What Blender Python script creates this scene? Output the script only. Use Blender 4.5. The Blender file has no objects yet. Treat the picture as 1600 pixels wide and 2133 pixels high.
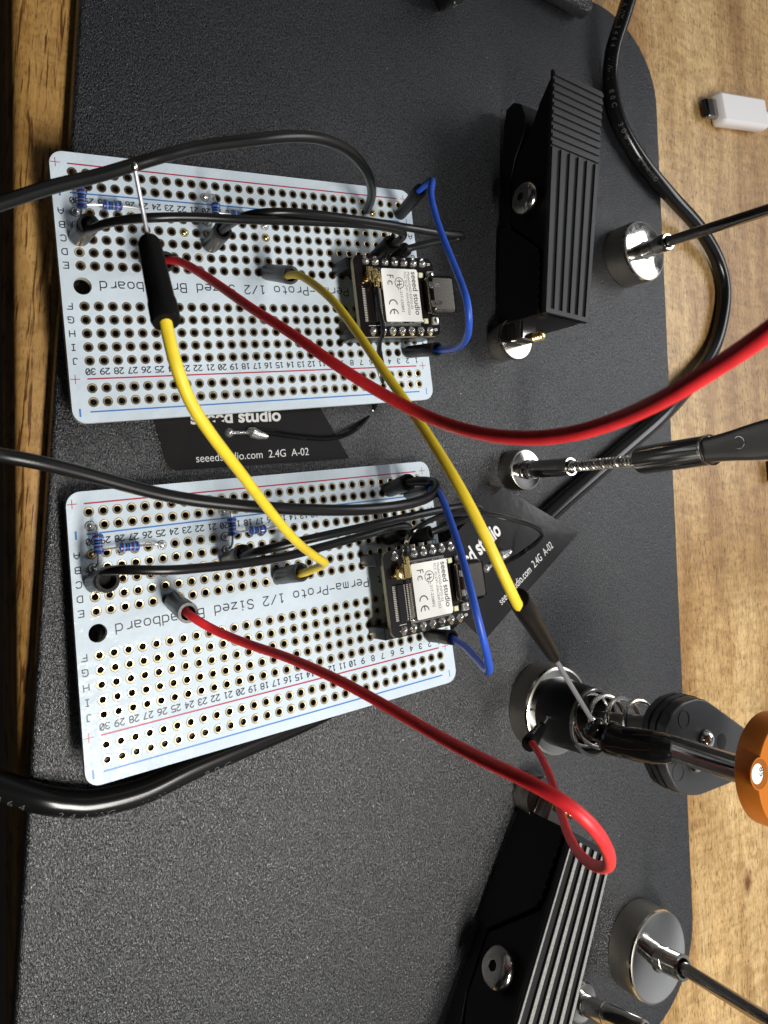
import bpy, math, random
from mathutils import Vector, Matrix, noise

random.seed(7)
sc = bpy.context.scene
sc.unit_settings.scale_length = 0.01          # 1 unit = 1 cm; everything below is written in millimetres
U = 0.1

# ------------------------------------------------------------------ camera
F = 1511.76                                    # focal length in pixels of a 1600 px wide frame
PX, PY = 751.83, 869.35
CX = Vector((0.857192, 0.009509, 0.514910))    # camera right / down / forward in world axes
CY = Vector((0.073014, -0.991974, -0.103230))
CZ = Vector((0.509795, 0.126084, -0.851006))
CAM = Vector((-58.895, -45.619, 144.787))
def _cam_axes():
    # the three rows of W hold world X, Y, Z seen from the camera; columns are camera axes in world space
    W = Matrix(((0.8571917, 0.0730139, 0.5097954), (0.0095089, -0.9919740, 0.1260838), (0.5149097, -0.1032304, -0.8510062)))
    return W
W = _cam_axes()
CX, CY, CZ = W.col[0].copy(), W.col[1].copy(), W.col[2].copy()

def ray(px, py):
    return W @ Vector(((px - PX) / F, (py - PY) / F, 1.0))
def at(px, py, z=0.0):                         # point of the horizontal plane z seen at a pixel
    d = ray(px, py)
    return CAM + d * ((z - CAM.z) / d.z)
def dp(px, py, dep):                           # point at a distance along the view axis
    return CAM + ray(px, py) * dep
def height_over(g, px):
    lo, hi = 0.0, 130.0
    for _ in range(50):
        m = (lo + hi) / 2
        q = W.transposed() @ (Vector((g.x, g.y, m)) - CAM)
        if F * q.x / q.z + PX < px: lo = m
        else: hi = m
    return lo

cam_d = bpy.data.cameras.new('camera')
cam = bpy.data.objects.new('camera', cam_d)
sc.collection.objects.link(cam)
sc.camera = cam
m4 = Matrix((( CX.x, -CY.x, -CZ.x, CAM.x * U), (CX.y, -CY.y, -CZ.y, CAM.y * U), (CX.z, -CY.z, -CZ.z, CAM.z * U), (0, 0, 0, 1)))
cam.matrix_world = m4
cam_d.sensor_fit = 'HORIZONTAL'
cam_d.sensor_width = 36
cam_d.lens = 36 * F / 1600
cam_d.shift_x = (800 - PX) / 1600
cam_d.shift_y = -(1066.5 - PY) / 1600
cam_d.clip_start = 0.05
cam_d.clip_end = 1000
cam_d.dof.use_dof = True
cam_d.dof.focus_distance = 15.2
cam_d.dof.aperture_fstop = 0.98

# ------------------------------------------------------------------ light
sc.view_settings.view_transform = 'Standard'
sc.view_settings.look = 'None'
sc.view_settings.exposure = 0.0
sc.view_settings.gamma = 1.0
world = bpy.data.worlds.new('World')
sc.world = world
world.use_nodes = True
nt = world.node_tree
nt.nodes.clear()
wo = nt.nodes.new('ShaderNodeOutputWorld')
bg = nt.nodes.new('ShaderNodeBackground')
tc = nt.nodes.new('ShaderNodeTexCoord')
sep = nt.nodes.new('ShaderNodeSeparateXYZ')
nz = nt.nodes.new('ShaderNodeTexNoise'); nz.inputs['Scale'].default_value = 1.5; nz.inputs['Detail'].default_value = 1
r1 = nt.nodes.new('ShaderNodeValToRGB')
r1.color_ramp.elements[0].position = 0.42; r1.color_ramp.elements[0].color = (0.03, 0.03, 0.034, 1)
r1.color_ramp.elements[1].position = 0.66; r1.color_ramp.elements[1].color = (0.42, 0.43, 0.45, 1)
nt.links.new(tc.outputs['Generated'], nz.inputs['Vector'])
nt.links.new(nz.outputs['Fac'], r1.inputs['Fac'])
nt.links.new(tc.outputs['Generated'], sep.inputs[0])
wm = nt.nodes.new('ShaderNodeMapRange'); wm.inputs[1].default_value = -0.35; wm.inputs[2].default_value = 0.65; wm.inputs[3].default_value = 0.22; wm.inputs[4].default_value = 1.25
nt.links.new(sep.outputs['X'], wm.inputs[0])
wx = nt.nodes.new('ShaderNodeMix'); wx.data_type = 'RGBA'; wx.blend_type = 'MULTIPLY'; wx.inputs[0].default_value = 1.0
nt.links.new(r1.outputs['Color'], wx.inputs[6]); nt.links.new(wm.outputs[0], wx.inputs[7])
nt.links.new(wx.outputs[2], bg.inputs['Color'])
bg.inputs['Strength'].default_value = 0.85
nt.links.new(bg.outputs[0], wo.inputs[0])

def area(name, loc, target, sx, sy, power, col):
    l = bpy.data.lights.new(name, 'AREA')
    l.shape = 'RECTANGLE'; l.size = sx * U; l.size_y = sy * U
    l.energy = power; l.color = col
    o = bpy.data.objects.new(name, l)
    sc.collection.objects.link(o)
    o.location = Vector(loc) * U
    d = (Vector(target) - Vector(loc)).normalized()
    o.rotation_euler = d.to_track_quat('-Z', 'Y').to_euler()
    return o
lamp = area('desk_lamp', (30, -225, 350), (30, -225, 0), 42, 220, 19500, (1.0, 0.965, 0.91))
lamp.rotation_euler = (0, math.radians(6), 0)
area('window_light', (440, 95, 290), (70, 0, 0), 280, 170, 10000, (0.97, 0.98, 1.0))

# ------------------------------------------------------------------ materials
MATS = {}
def mat(name, col, rough=0.5, metal=0.0, bump=None, coat=0.0, spec=0.5, var=None, rvar=None, trans=0.0, sss=0.0):
    if name in MATS: return MATS[name]
    m = bpy.data.materials.new(name); m.use_nodes = True
    n, l = m.node_tree.nodes, m.node_tree.links
    b = n['Principled BSDF']
    b.inputs['Base Color'].default_value = (*col, 1)
    b.inputs['Roughness'].default_value = rough
    b.inputs['Metallic'].default_value = metal
    b.inputs['Specular IOR Level'].default_value = spec
    b.inputs['Coat Weight'].default_value = coat
    b.inputs['Coat Roughness'].default_value = 0.08
    b.inputs['Transmission Weight'].default_value = trans
    t = n.new('ShaderNodeTexCoord')
    if bump:
        sc_, st, dist = bump
        x = n.new('ShaderNodeTexNoise'); x.inputs['Scale'].default_value = sc_; x.inputs['Detail'].default_value = 3
        l.new(t.outputs['Object'], x.inputs['Vector'])
        bp = n.new('ShaderNodeBump'); bp.inputs['Strength'].default_value = st; bp.inputs['Distance'].default_value = dist
        l.new(x.outputs['Fac'], bp.inputs['Height']); l.new(bp.outputs[0], b.inputs['Normal'])
        if coat > 0: l.new(bp.outputs[0], b.inputs['Coat Normal'])
    if var:
        sc_, c2 = var
        x = n.new('ShaderNodeTexNoise'); x.inputs['Scale'].default_value = sc_; x.inputs['Detail'].default_value = 5
        l.new(t.outputs['Object'], x.inputs['Vector'])
        rp = n.new('ShaderNodeValToRGB')
        rp.color_ramp.elements[0].position = 0.35; rp.color_ramp.elements[0].color = (*col, 1)
        rp.color_ramp.elements[1].position = 0.7; rp.color_ramp.elements[1].color = (*c2, 1)
        l.new(x.outputs['Fac'], rp.inputs['Fac']); l.new(rp.outputs[0], b.inputs['Base Color'])
    if rvar:
        sc_, lo, hi = rvar
        x = n.new('ShaderNodeTexNoise'); x.inputs['Scale'].default_value = sc_; x.inputs['Detail'].default_value = 4
        l.new(t.outputs['Object'], x.inputs['Vector'])
        mr = n.new('ShaderNodeMapRange'); mr.inputs[1].default_value = 0.35; mr.inputs[2].default_value = 0.65
        mr.inputs[3].default_value = lo; mr.inputs[4].default_value = hi
        l.new(x.outputs['Fac'], mr.inputs[0]); l.new(mr.outputs[0], b.inputs['Roughness'])
    MATS[name] = m
    return m

def wood_material(name, cols, pore, knots=True):
    m = bpy.data.materials.new(name); m.use_nodes = True
    n, l = m.node_tree.nodes, m.node_tree.links
    b = n['Principled BSDF']
    t = n.new('ShaderNodeTexCoord')
    def mapped(sx, sy, sz=1.0, rot=0.0):
        mp = n.new('ShaderNodeMapping'); mp.inputs['Scale'].default_value = (sx, sy, sz); mp.inputs['Rotation'].default_value = (0, 0, rot)
        l.new(t.outputs['Object'], mp.inputs['Vector']); return mp
    def noise_(mp, s, d=4, dist=0.0):
        x = n.new('ShaderNodeTexNoise'); x.inputs['Scale'].default_value = s; x.inputs['Detail'].default_value = d
        x.inputs['Distortion'].default_value = dist
        l.new(mp.outputs[0], x.inputs['Vector']); return x
    def ramp(x, stops):
        r = n.new('ShaderNodeValToRGB'); e = r.color_ramp.elements
        e[0].position, e[0].color = stops[0][0], (*stops[0][1], 1)
        e[1].position, e[1].color = stops[-1][0], (*stops[-1][1], 1)
        for p, c in stops[1:-1]:
            k = e.new(p); k.color = (*c, 1)
        l.new(x.outputs[0], r.inputs['Fac']); return r
    def mix(a, c, f, mode='MULTIPLY'):
        x = n.new('ShaderNodeMix'); x.data_type = 'RGBA'; x.blend_type = mode
        if isinstance(f, float): x.inputs[0].default_value = f
        else: l.new(f.outputs[0], x.inputs[0])
        l.new(a.outputs['Color'] if 'Color' in a.outputs else a.outputs[2], x.inputs[6])
        l.new(c.outputs['Color'] if 'Color' in c.outputs else c.outputs[2], x.inputs[7])
        return x
    base = ramp(noise_(mapped(1.0, 0.10), 1.1, 5, 0.4), [(0.3, cols[0]), (0.5, cols[1]), (0.7, cols[2])])
    grain = ramp(noise_(mapped(7.0, 0.8), 1.3, 6, 0.3), [(0.32, (0.80, 0.76, 0.70)), (0.55, (1, 1, 1)), (0.8, (1.06, 1.05, 1.02))])
    pores = ramp(noise_(mapped(*pore[:2]), 1.0, 2, 0.5), [(pore[2], pore[4]), (pore[3], (0.94, 0.92, 0.9)), (0.6, (1, 1, 1))])
    fleck = ramp(noise_(mapped(30.0, 8.0), 1.0, 4, 0.3), [(0.34, (0.62, 0.53, 0.42)), (0.46, (1, 1, 1)), (0.7, (1.05, 1.05, 1.04))])
    curl = ramp(noise_(mapped(1.0, 2.6, 1, 0.25), 1.3, 3, 0.9), [(0.35, (0.74, 0.70, 0.62)), (0.55, (1, 1, 1)), (0.75, (1.1, 1.08, 1.05))])
    knot_v = n.new('ShaderNodeVectorMath'); knot_v.operation = 'DISTANCE'
    kn = n.new('ShaderNodeMapping'); kn.inputs['Scale'].default_value = (1.5, 0.8, 1)
    l.new(t.outputs['Object'], kn.inputs['Vector'])
    l.new(kn.outputs[0], knot_v.inputs[0])
    kp = at(1558, 1838, -6) * U
    knot_v.inputs[1].default_value = (kp.x * 1.5, kp.y * 0.8, kp.z)
    kr = n.new('ShaderNodeValToRGB'); kr.color_ramp.elements[0].position = 0.1; kr.color_ramp.elements[0].color = (0.32, 0.2, 0.15, 1)
    kr.color_ramp.elements[1].position = 0.42; kr.color_ramp.elements[1].color = (1, 1, 1, 1)
    l.new(knot_v.outputs['Value'], kr.inputs['Fac'])
    broad = ramp(noise_(mapped(0.22, 0.10, 1, 0.1), 1.0, 2, 0.5), [(0.38, (0.66, 0.56, 0.44)), (0.52, (0.95, 0.93, 0.9)), (0.62, (1.05, 1.04, 1.02))])
    c = mix(base, grain, 1.0); c = mix(c, broad, 1.0); c = mix(c, pores, 0.85); c = mix(c, fleck, 0.75); c = mix(c, curl, 0.8); c = mix(c, kr, 1.0)
    l.new(c.outputs[2], b.inputs['Base Color'])
    b.inputs['Roughness'].default_value = 0.42
    bp = n.new('ShaderNodeBump'); bp.inputs['Strength'].default_value = 0.5; bp.inputs['Distance'].default_value = 0.012
    l.new(noise_(mapped(34.0, 5.0), 1.0, 4).outputs[0], bp.inputs['Height'])
    l.new(bp.outputs[0], b.inputs['Normal'])
    return m
WOOD = wood_material('walnut_veneer', ((0.47, 0.29, 0.12), (0.64, 0.44, 0.205), (0.75, 0.55, 0.285)), (24.0, 4.2, 0.33, 0.42, (0.36, 0.27, 0.17)))
EDGEWOOD = wood_material('walnut_edging', ((0.33, 0.18, 0.045), (0.50, 0.29, 0.09), (0.60, 0.37, 0.14)), (15.0, 1.0, 0.36, 0.44, (0.16, 0.07, 0.02)))

def plate_material():
    m = bpy.data.materials.new('powder_coat'); m.use_nodes = True
    n, l = m.node_tree.nodes, m.node_tree.links
    b = n['Principled BSDF']
    b.inputs['Base Color'].default_value = (0.014, 0.015, 0.017, 1)
    b.inputs['Roughness'].default_value = 0.30
    t = n.new('ShaderNodeTexCoord')
    a = n.new('ShaderNodeTexNoise'); a.inputs['Scale'].default_value = 25; a.inputs['Detail'].default_value = 3; a.inputs['Roughness'].default_value = 0.6
    a.inputs['Distortion'].default_value = 0.6
    v = n.new('ShaderNodeTexVoronoi'); v.inputs['Scale'].default_value = 30
    mp = n.new('ShaderNodeMapping'); mp.inputs['Rotation'].default_value = (0, 0, 0.55); mp.inputs['Scale'].default_value = (1.5, 0.8, 1)
    l.new(t.outputs['Object'], mp.inputs['Vector'])
    l.new(mp.outputs[0], a.inputs['Vector']); l.new(mp.outputs[0], v.inputs['Vector'])
    ad = n.new('ShaderNodeMath'); ad.operation = 'MULTIPLY_ADD'; ad.inputs[1].default_value = 0.2
    l.new(v.outputs['Distance'], ad.inputs[0]); l.new(a.outputs['Fac'], ad.inputs[2])
    bp = n.new('ShaderNodeBump'); bp.inputs['Strength'].default_value = 1.0; bp.inputs['Distance'].default_value = 0.024
    l.new(ad.outputs[0], bp.inputs['Height']); l.new(bp.outputs[0], b.inputs['Normal'])
    # specks of dust
    d = n.new('ShaderNodeTexVoronoi'); d.inputs['Scale'].default_value = 2.6; d.inputs['Randomness'].default_value = 1
    l.new(t.outputs['Object'], d.inputs['Vector'])
    r = n.new('ShaderNodeValToRGB'); r.color_ramp.elements[0].position = 0.026; r.color_ramp.elements[0].color = (0.35, 0.35, 0.33, 1)
    r.color_ramp.elements[1].position = 0.034; r.color_ramp.elements[1].color = (0.014, 0.015, 0.017, 1)
    l.new(d.outputs['Distance'], r.inputs['Fac'])
    # shading of the grain put into its colour: pits darker and duller than ridges
    g_ = n.new('ShaderNodeValToRGB'); g_.color_ramp.elements[0].position = 0.40; g_.color_ramp.elements[0].color = (0.25, 0.25, 0.25, 1)
    g_.color_ramp.elements[1].position = 0.66; g_.color_ramp.elements[1].color = (2.0, 2.0, 2.0, 1)
    l.new(a.outputs['Fac'], g_.inputs['Fac'])
    mx = n.new('ShaderNodeMix'); mx.data_type = 'RGBA'; mx.blend_type = 'MULTIPLY'; mx.inputs[0].default_value = 1.0
    l.new(r.outputs[0], mx.inputs[6]); l.new(g_.outputs[0], mx.inputs[7]); l.new(mx.outputs[2], b.inputs['Base Color'])
    sr = n.new('ShaderNodeMapRange'); sr.inputs[1].default_value = 0.38; sr.inputs[2].default_value = 0.64; sr.inputs[3].default_value = 0.40; sr.inputs[4].default_value = 1.4
    l.new(a.outputs['Fac'], sr.inputs[0]); l.new(sr.outputs[0], b.inputs['Specular IOR Level'])
    return m
PLATE = plate_material()

BOARD = mat('white_solder_mask', (0.63, 0.725, 0.795), 0.62, 0, bump=(3.2, 0.8, 0.035), coat=0.09, spec=0.10, var=(2.2, (0.595, 0.69, 0.765)))
EDGE = mat('board_edge', (0.55, 0.56, 0.48), 0.6)
GOLD = mat('gold_plating', (0.86, 0.70, 0.42), 0.28, 1.0)
GOLD2 = mat('brass_gold', (0.83, 0.62, 0.26), 0.22, 1.0, bump=(30, 0.3, 0.01))
BARREL = mat('plated_barrel', (0.35, 0.25, 0.13), 0.35, 1.0)
RIMLINE = mat('mask_gap', (0.10, 0.085, 0.06), 0.5)
TIN = mat('solder_tin', (0.86, 0.85, 0.82), 0.19, 0.85, bump=(28, 0.5, 0.02))
STEEL = mat('polished_steel', (0.62, 0.60, 0.56), 0.15, 1.0, bump=(60, 0.08, 0.004))
SPRINGM = mat('spring_wire', (0.66, 0.63, 0.57), 0.26, 1.0)
CHROME = mat('chrome', (0.75, 0.74, 0.70), 0.09, 1.0, rvar=(3, 0.06, 0.16))
DARKCHROME = mat('dark_chrome', (0.34, 0.32, 0.295), 0.17, 1.0)
SHELL = mat('connector_shell', (0.21, 0.195, 0.17), 0.22, 1.0)
CONTACT = mat('contact_tin', (0.72, 0.70, 0.64), 0.35, 0.35)
NICKEL = mat('nickel_side', (0.48, 0.45, 0.39), 0.33, 1.0, bump=(50, 0.2, 0.004))
CAST = mat('cast_steel', (0.22, 0.205, 0.18), 0.34, 0.9, bump=(40, 0.3, 0.01))
BLACKINK = mat('black_ink', (0.012, 0.013, 0.02), 0.4)
REDINK = mat('red_ink', (0.42, 0.03, 0.06), 0.4)
BLUEINK = mat('blue_ink', (0.05, 0.20, 0.55), 0.4)
WHITEINK = mat('white_ink', (0.75, 0.75, 0.74), 0.45)
PLASTIC = mat('black_plastic', (0.006, 0.006, 0.0065), 0.38, spec=0.35, bump=(45, 0.15, 0.004))
RIBPL = mat('ribbed_plastic', (0.015, 0.015, 0.016), 0.46, spec=0.35, bump=(60, 0.25, 0.004))
GLOSSPL = mat('gloss_rubber', (0.004, 0.004, 0.004), 0.09, spec=0.4)
WINGPL = mat('moulded_plastic', (0.035, 0.036, 0.038), 0.38, bump=(70, 0.5, 0.006))
SHRINK = mat('heat_shrink', (0.006, 0.006, 0.006), 0.36, spec=0.10, bump=(18, 0.2, 0.01))
SHRINKCLEAR = mat('scuffed_heat_shrink', (0.022, 0.022, 0.021), 0.36, spec=0.4, bump=(16, 0.3, 0.012), var=(8, (0.012, 0.012, 0.012)))
BLACKWIRE = mat('black_silicone', (0.006, 0.006, 0.006), 0.30, spec=0.4, bump=(50, 0.15, 0.004))
CABLEJ = mat('cable_jacket', (0.006, 0.006, 0.006), 0.22, spec=0.4)
COAX = mat('coax_jacket', (0.008, 0.008, 0.008), 0.12, bump=(40, 0.3, 0.004))
RED = mat('red_silicone', (0.84, 0.028, 0.036), 0.48, var=(6, (0.68, 0.018, 0.026)), bump=(40, 0.1, 0.003))
YELLOW = mat('yellow_silicone', (0.86, 0.63, 0.03), 0.48, var=(6, (0.76, 0.57, 0.025)), bump=(40, 0.1, 0.003))
BLUE = mat('blue_silicone', (0.02, 0.095, 0.56), 0.4, var=(6, (0.02, 0.075, 0.46)), bump=(40, 0.1, 0.003))
FR4 = mat('black_solder_mask', (0.010, 0.008, 0.008), 0.12, coat=0.3)
FR4EDGE = mat('laminate_edge', (0.45, 0.40, 0.26), 0.6)
WHITELAB = mat('white_label', (0.80, 0.80, 0.76), 0.5, bump=(20, 0.1, 0.003))
LABELINK = mat('label_ink', (0.03, 0.03, 0.035), 0.5)
STICKER = mat('antenna_film', (0.016, 0.015, 0.015), 0.16, bump=(3, 0.15, 0.02))
RESBLUE = mat('resistor_blue', (0.035, 0.12, 0.42), 0.2, coat=0.5)
BANDP = mat('band_purple', (0.07, 0.018, 0.07), 0.3)
BANDK = mat('band_black', (0.012, 0.012, 0.03), 0.3)
BANDW = mat('band_pale', (0.13, 0.24, 0.55), 0.3)
LEAD = mat('tinned_lead', (0.72, 0.71, 0.68), 0.25, 0.8)
ORANGE = mat('orange_anodised', (0.62, 0.19, 0.022), 0.36, 0.35, bump=(60, 0.3, 0.004))
WHITEPL = mat('white_plastic', (0.80, 0.78, 0.78), 0.35)
LEATHER = mat('grained_plastic', (0.02, 0.02, 0.02), 0.3, bump=(9, 1.0, 0.05))
HOLE = mat('dark_recess', (0.004, 0.004, 0.004), 0.8)
LEDM = mat('led_lens', (0.70, 0.72, 0.45), 0.25)
GREYC = mat('grey_component', (0.35, 0.34, 0.32), 0.3)

# ------------------------------------------------------------------ geometry helpers (millimetres)
def frame_of(d, up=Vector((0, 0, 1))):
    z = d.normalized()
    x = up.cross(z)
    if x.length < 1e-4: x = Vector((1, 0, 0)).cross(z)
    x.normalize(); y = z.cross(x)
    return x, y, z

class M:
    def __init__(s): s.v, s.f, s.m, s.sm, s.mats = [], [], [], [], []
    def mi(s, mt):
        if mt not in s.mats: s.mats.append(mt)
        return s.mats.index(mt)
    def face(s, idx, mt, smooth=False): s.f.append(tuple(idx)); s.m.append(s.mi(mt)); s.sm.append(smooth)
    def add(s, vs):
        b = len(s.v); s.v += [Vector(p) for p in vs]; return b
    def poly(s, vs, mt, smooth=False):
        b = s.add(vs); s.face(range(b, b + len(vs)), mt, smooth)
    def box(s, c, size, mt, ax=None, bev=0.0):
        x, y, z = ax or (Vector((1, 0, 0)), Vector((0, 1, 0)), Vector((0, 0, 1)))
        c = Vector(c); a, b_, h = size[0] / 2, size[1] / 2, size[2] / 2
        pts = [(-a, -b_), (a, -b_), (a, b_), (-a, b_)]
        if bev <= 0:
            s.prism(c - z * h, x, y, z, pts, 2 * h, mt)
        else:
            k = bev * 0.3
            def rr(q):
                o = []
                for (cx_, cy_, s0) in ((a - bev, b_ - bev, 0), (-a + bev, b_ - bev, 1), (-a + bev, -b_ + bev, 2), (a - bev, -b_ + bev, 3)):
                    for i in range(5):
                        an = (s0 + i / 4) * math.pi / 2
                        o.append((cx_ + (bev - q) * math.cos(an), cy_ + (bev - q) * math.sin(an)))
                return o
            rings = [(-h, bev * .7), (-h + k, k * .9), (-h + bev * .9, 0), (h - bev * .9, 0), (h - k, k * .9), (h, bev * .7)]
            base = None
            for zz, q in rings:
                nb = s.add([c + x * p[0] + y * p[1] + z * zz for p in rr(q)])
                if base is not None:
                    for i in range(20):
                        j = (i + 1) % 20
                        s.face((base + i, base + j, nb + j, nb + i), mt, True)
                else: s.face(range(nb + 19, nb - 1, -1), mt)
                base = nb
            s.face(range(base, base + 20), mt)
    def prism(s, o, x, y, z, pts, h, mt, mt2=None):
        n = len(pts)
        b = s.add([o + x * p[0] + y * p[1] for p in pts]); t = s.add([o + x * p[0] + y * p[1] + z * h for p in pts])
        for i in range(n):
            j = (i + 1) % n
            s.face((b + i, b + j, t + j, t + i), mt)
        s.face(range(b + n - 1, b - 1, -1), mt); s.face(range(t, t + n), mt2 or mt)
    def tube(s, pts, r, mt, n=12, caps=True):
        P = [Vector(p) for p in pts]
        R = r if isinstance(r, (list, tuple)) else [r] * len(P)
        T = [(P[min(i + 1, len(P) - 1)] - P[max(i - 1, 0)]).normalized() for i in range(len(P))]
        x, y, z = frame_of(T[0])
        prev = None
        for i, p in enumerate(P):
            x = (x - T[i] * x.dot(T[i])).normalized(); y = T[i].cross(x)
            b = s.add([p + x * (math.cos(2 * math.pi * k / n) * R[i]) + y * (math.sin(2 * math.pi * k / n) * R[i]) for k in range(n)])
            if prev is not None:
                for k in range(n):
                    j = (k + 1) % n
                    s.face((prev + k, prev + j, b + j, b + k), mt, True)
            elif caps: s.face(range(b + n - 1, b - 1, -1), mt)
            prev = b
        if caps: s.face(range(prev, prev + n), mt)
    def lathe(s, o, d, prof, mt, n=24, cap0=True, cap1=True, smooth=True, mts=None):
        x, y, z = frame_of(Vector(d)); o = Vector(o); prev = None
        for i, (h, r) in enumerate(prof):
            b = s.add([o + z * h + x * (math.cos(2 * math.pi * k / n) * r) + y * (math.sin(2 * math.pi * k / n) * r) for k in range(n)])
            if prev is not None:
                for k in range(n):
                    j = (k + 1) % n
                    s.face((prev + k, prev + j, b + j, b + k), mts[i] if mts else mt, smooth)
            elif cap0: s.face(range(b + n - 1, b - 1, -1), mt)
            prev = b
        if cap1: s.face(range(prev, prev + n), mts[-1] if mts else mt)
    def build(s, name, parent=None, sharp=0.6):
        me = bpy.data.meshes.new(name)
        mw = MW.get(parent, Matrix.Identity(4)) if s.world else Matrix.Identity(4)
        inv = mw.inverted()
        vs = [inv @ (p * U) for p in s.v] if s.world else [p * U for p in s.v]
        me.from_pydata([tuple(p) for p in vs], [], s.f)
        for mt in s.mats: me.materials.append(mt)
        for i, p in enumerate(me.polygons):
            p.material_index = s.m[i]; p.use_smooth = s.sm[i]
        me.update()
        o = bpy.data.objects.new(name, me); sc.collection.objects.link(o)
        if any(s.sm):
            try: me.set_sharp_from_angle(angle=sharp)
            except Exception: pass
        if parent is not None:
            o.parent = parent; MW[o] = mw
        return o
    world = True
class L(M): world = False                      # vertices already in the parent's own axes

MW = {}
def thing(name, label, cat, loc=(0, 0, 0), axes=None, group=None):
    o = bpy.data.objects.new(name, None); sc.collection.objects.link(o)
    o.empty_display_size = 0.3
    mw = Matrix.Translation(Vector(loc) * U)
    if axes:
        x, y, z = axes
        mw = Matrix(((x.x, y.x, z.x, loc[0] * U), (x.y, y.y, z.y, loc[1] * U), (x.z, y.z, z.z, loc[2] * U), (0, 0, 0, 1)))
    o.matrix_world = mw; MW[o] = mw
    o['label'] = label; o['category'] = cat
    if group: o['group'] = group
    return o
def kids(o): return [c for c in sc.collection.objects if c.parent == o]
def copy_tree(o, parent=None):
    c = o.copy(); sc.collection.objects.link(c)
    if parent is not None: c.parent = parent; MW[c] = MW[parent]
    for ch in kids(o): copy_tree(ch, c)
    return c
def copy_thing(o, label, loc, axes):
    src = kids(o)
    c = o.copy(); sc.collection.objects.link(c)
    x, y, z = axes
    mw = Matrix(((x.x, y.x, z.x, loc[0] * U), (x.y, y.y, z.y, loc[1] * U), (x.z, y.z, z.z, loc[2] * U), (0, 0, 0, 1)))
    c.matrix_world = mw; MW[c] = mw; c['label'] = label
    for ch in src: copy_tree(ch, c)
    return c

def spline(pts, n=8):
    P = [Vector(p) for p in pts]; P = [P[0] * 2 - P[1]] + P + [P[-1] * 2 - P[-2]]
    out = []
    for i in range(1, len(P) - 2):
        a, b, c, d = P[i - 1:i + 3]
        for k in range(n):
            t = k / n
            out.append(0.5 * ((2 * b) + (c - a) * t + (2 * a - 5 * b + 4 * c - d) * t * t + (3 * b - a - 3 * c + d) * t ** 3))
    out.append(P[-2])
    # soften the hand-placed points
    for _ in range(6):
        out = [out[0]] + [(out[i - 1] + out[i] * 2 + out[i + 1]) / 4 for i in range(1, len(out) - 1)] + [out[-1]]
    return out

def text_mesh(txt, size, o, xdir, ydir, mt, name, parent, world=True, align='LEFT', space=1.0, width=1.0, offset=0.0):
    cu = bpy.data.curves.new('t', 'FONT'); cu.body = txt; cu.size = 1.0; cu.align_x = align; cu.space_character = space; cu.offset = offset
    ob = bpy.data.objects.new('t', cu); sc.collection.objects.link(ob)
    dg = bpy.context.evaluated_depsgraph_get()
    me = bpy.data.meshes.new_from_object(ob.evaluated_get(dg))
    w = M() if world else L()
    o = Vector(o)
    for p in me.polygons:
        w.poly([o + xdir * (me.vertices[i].co.x * size * width) + ydir * (me.vertices[i].co.y * size) for i in p.vertices], mt)
    bpy.data.objects.remove(ob); bpy.data.curves.remove(cu); bpy.data.meshes.remove(me)
    if parent is None: return w
    return w.build(name, parent)

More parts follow.
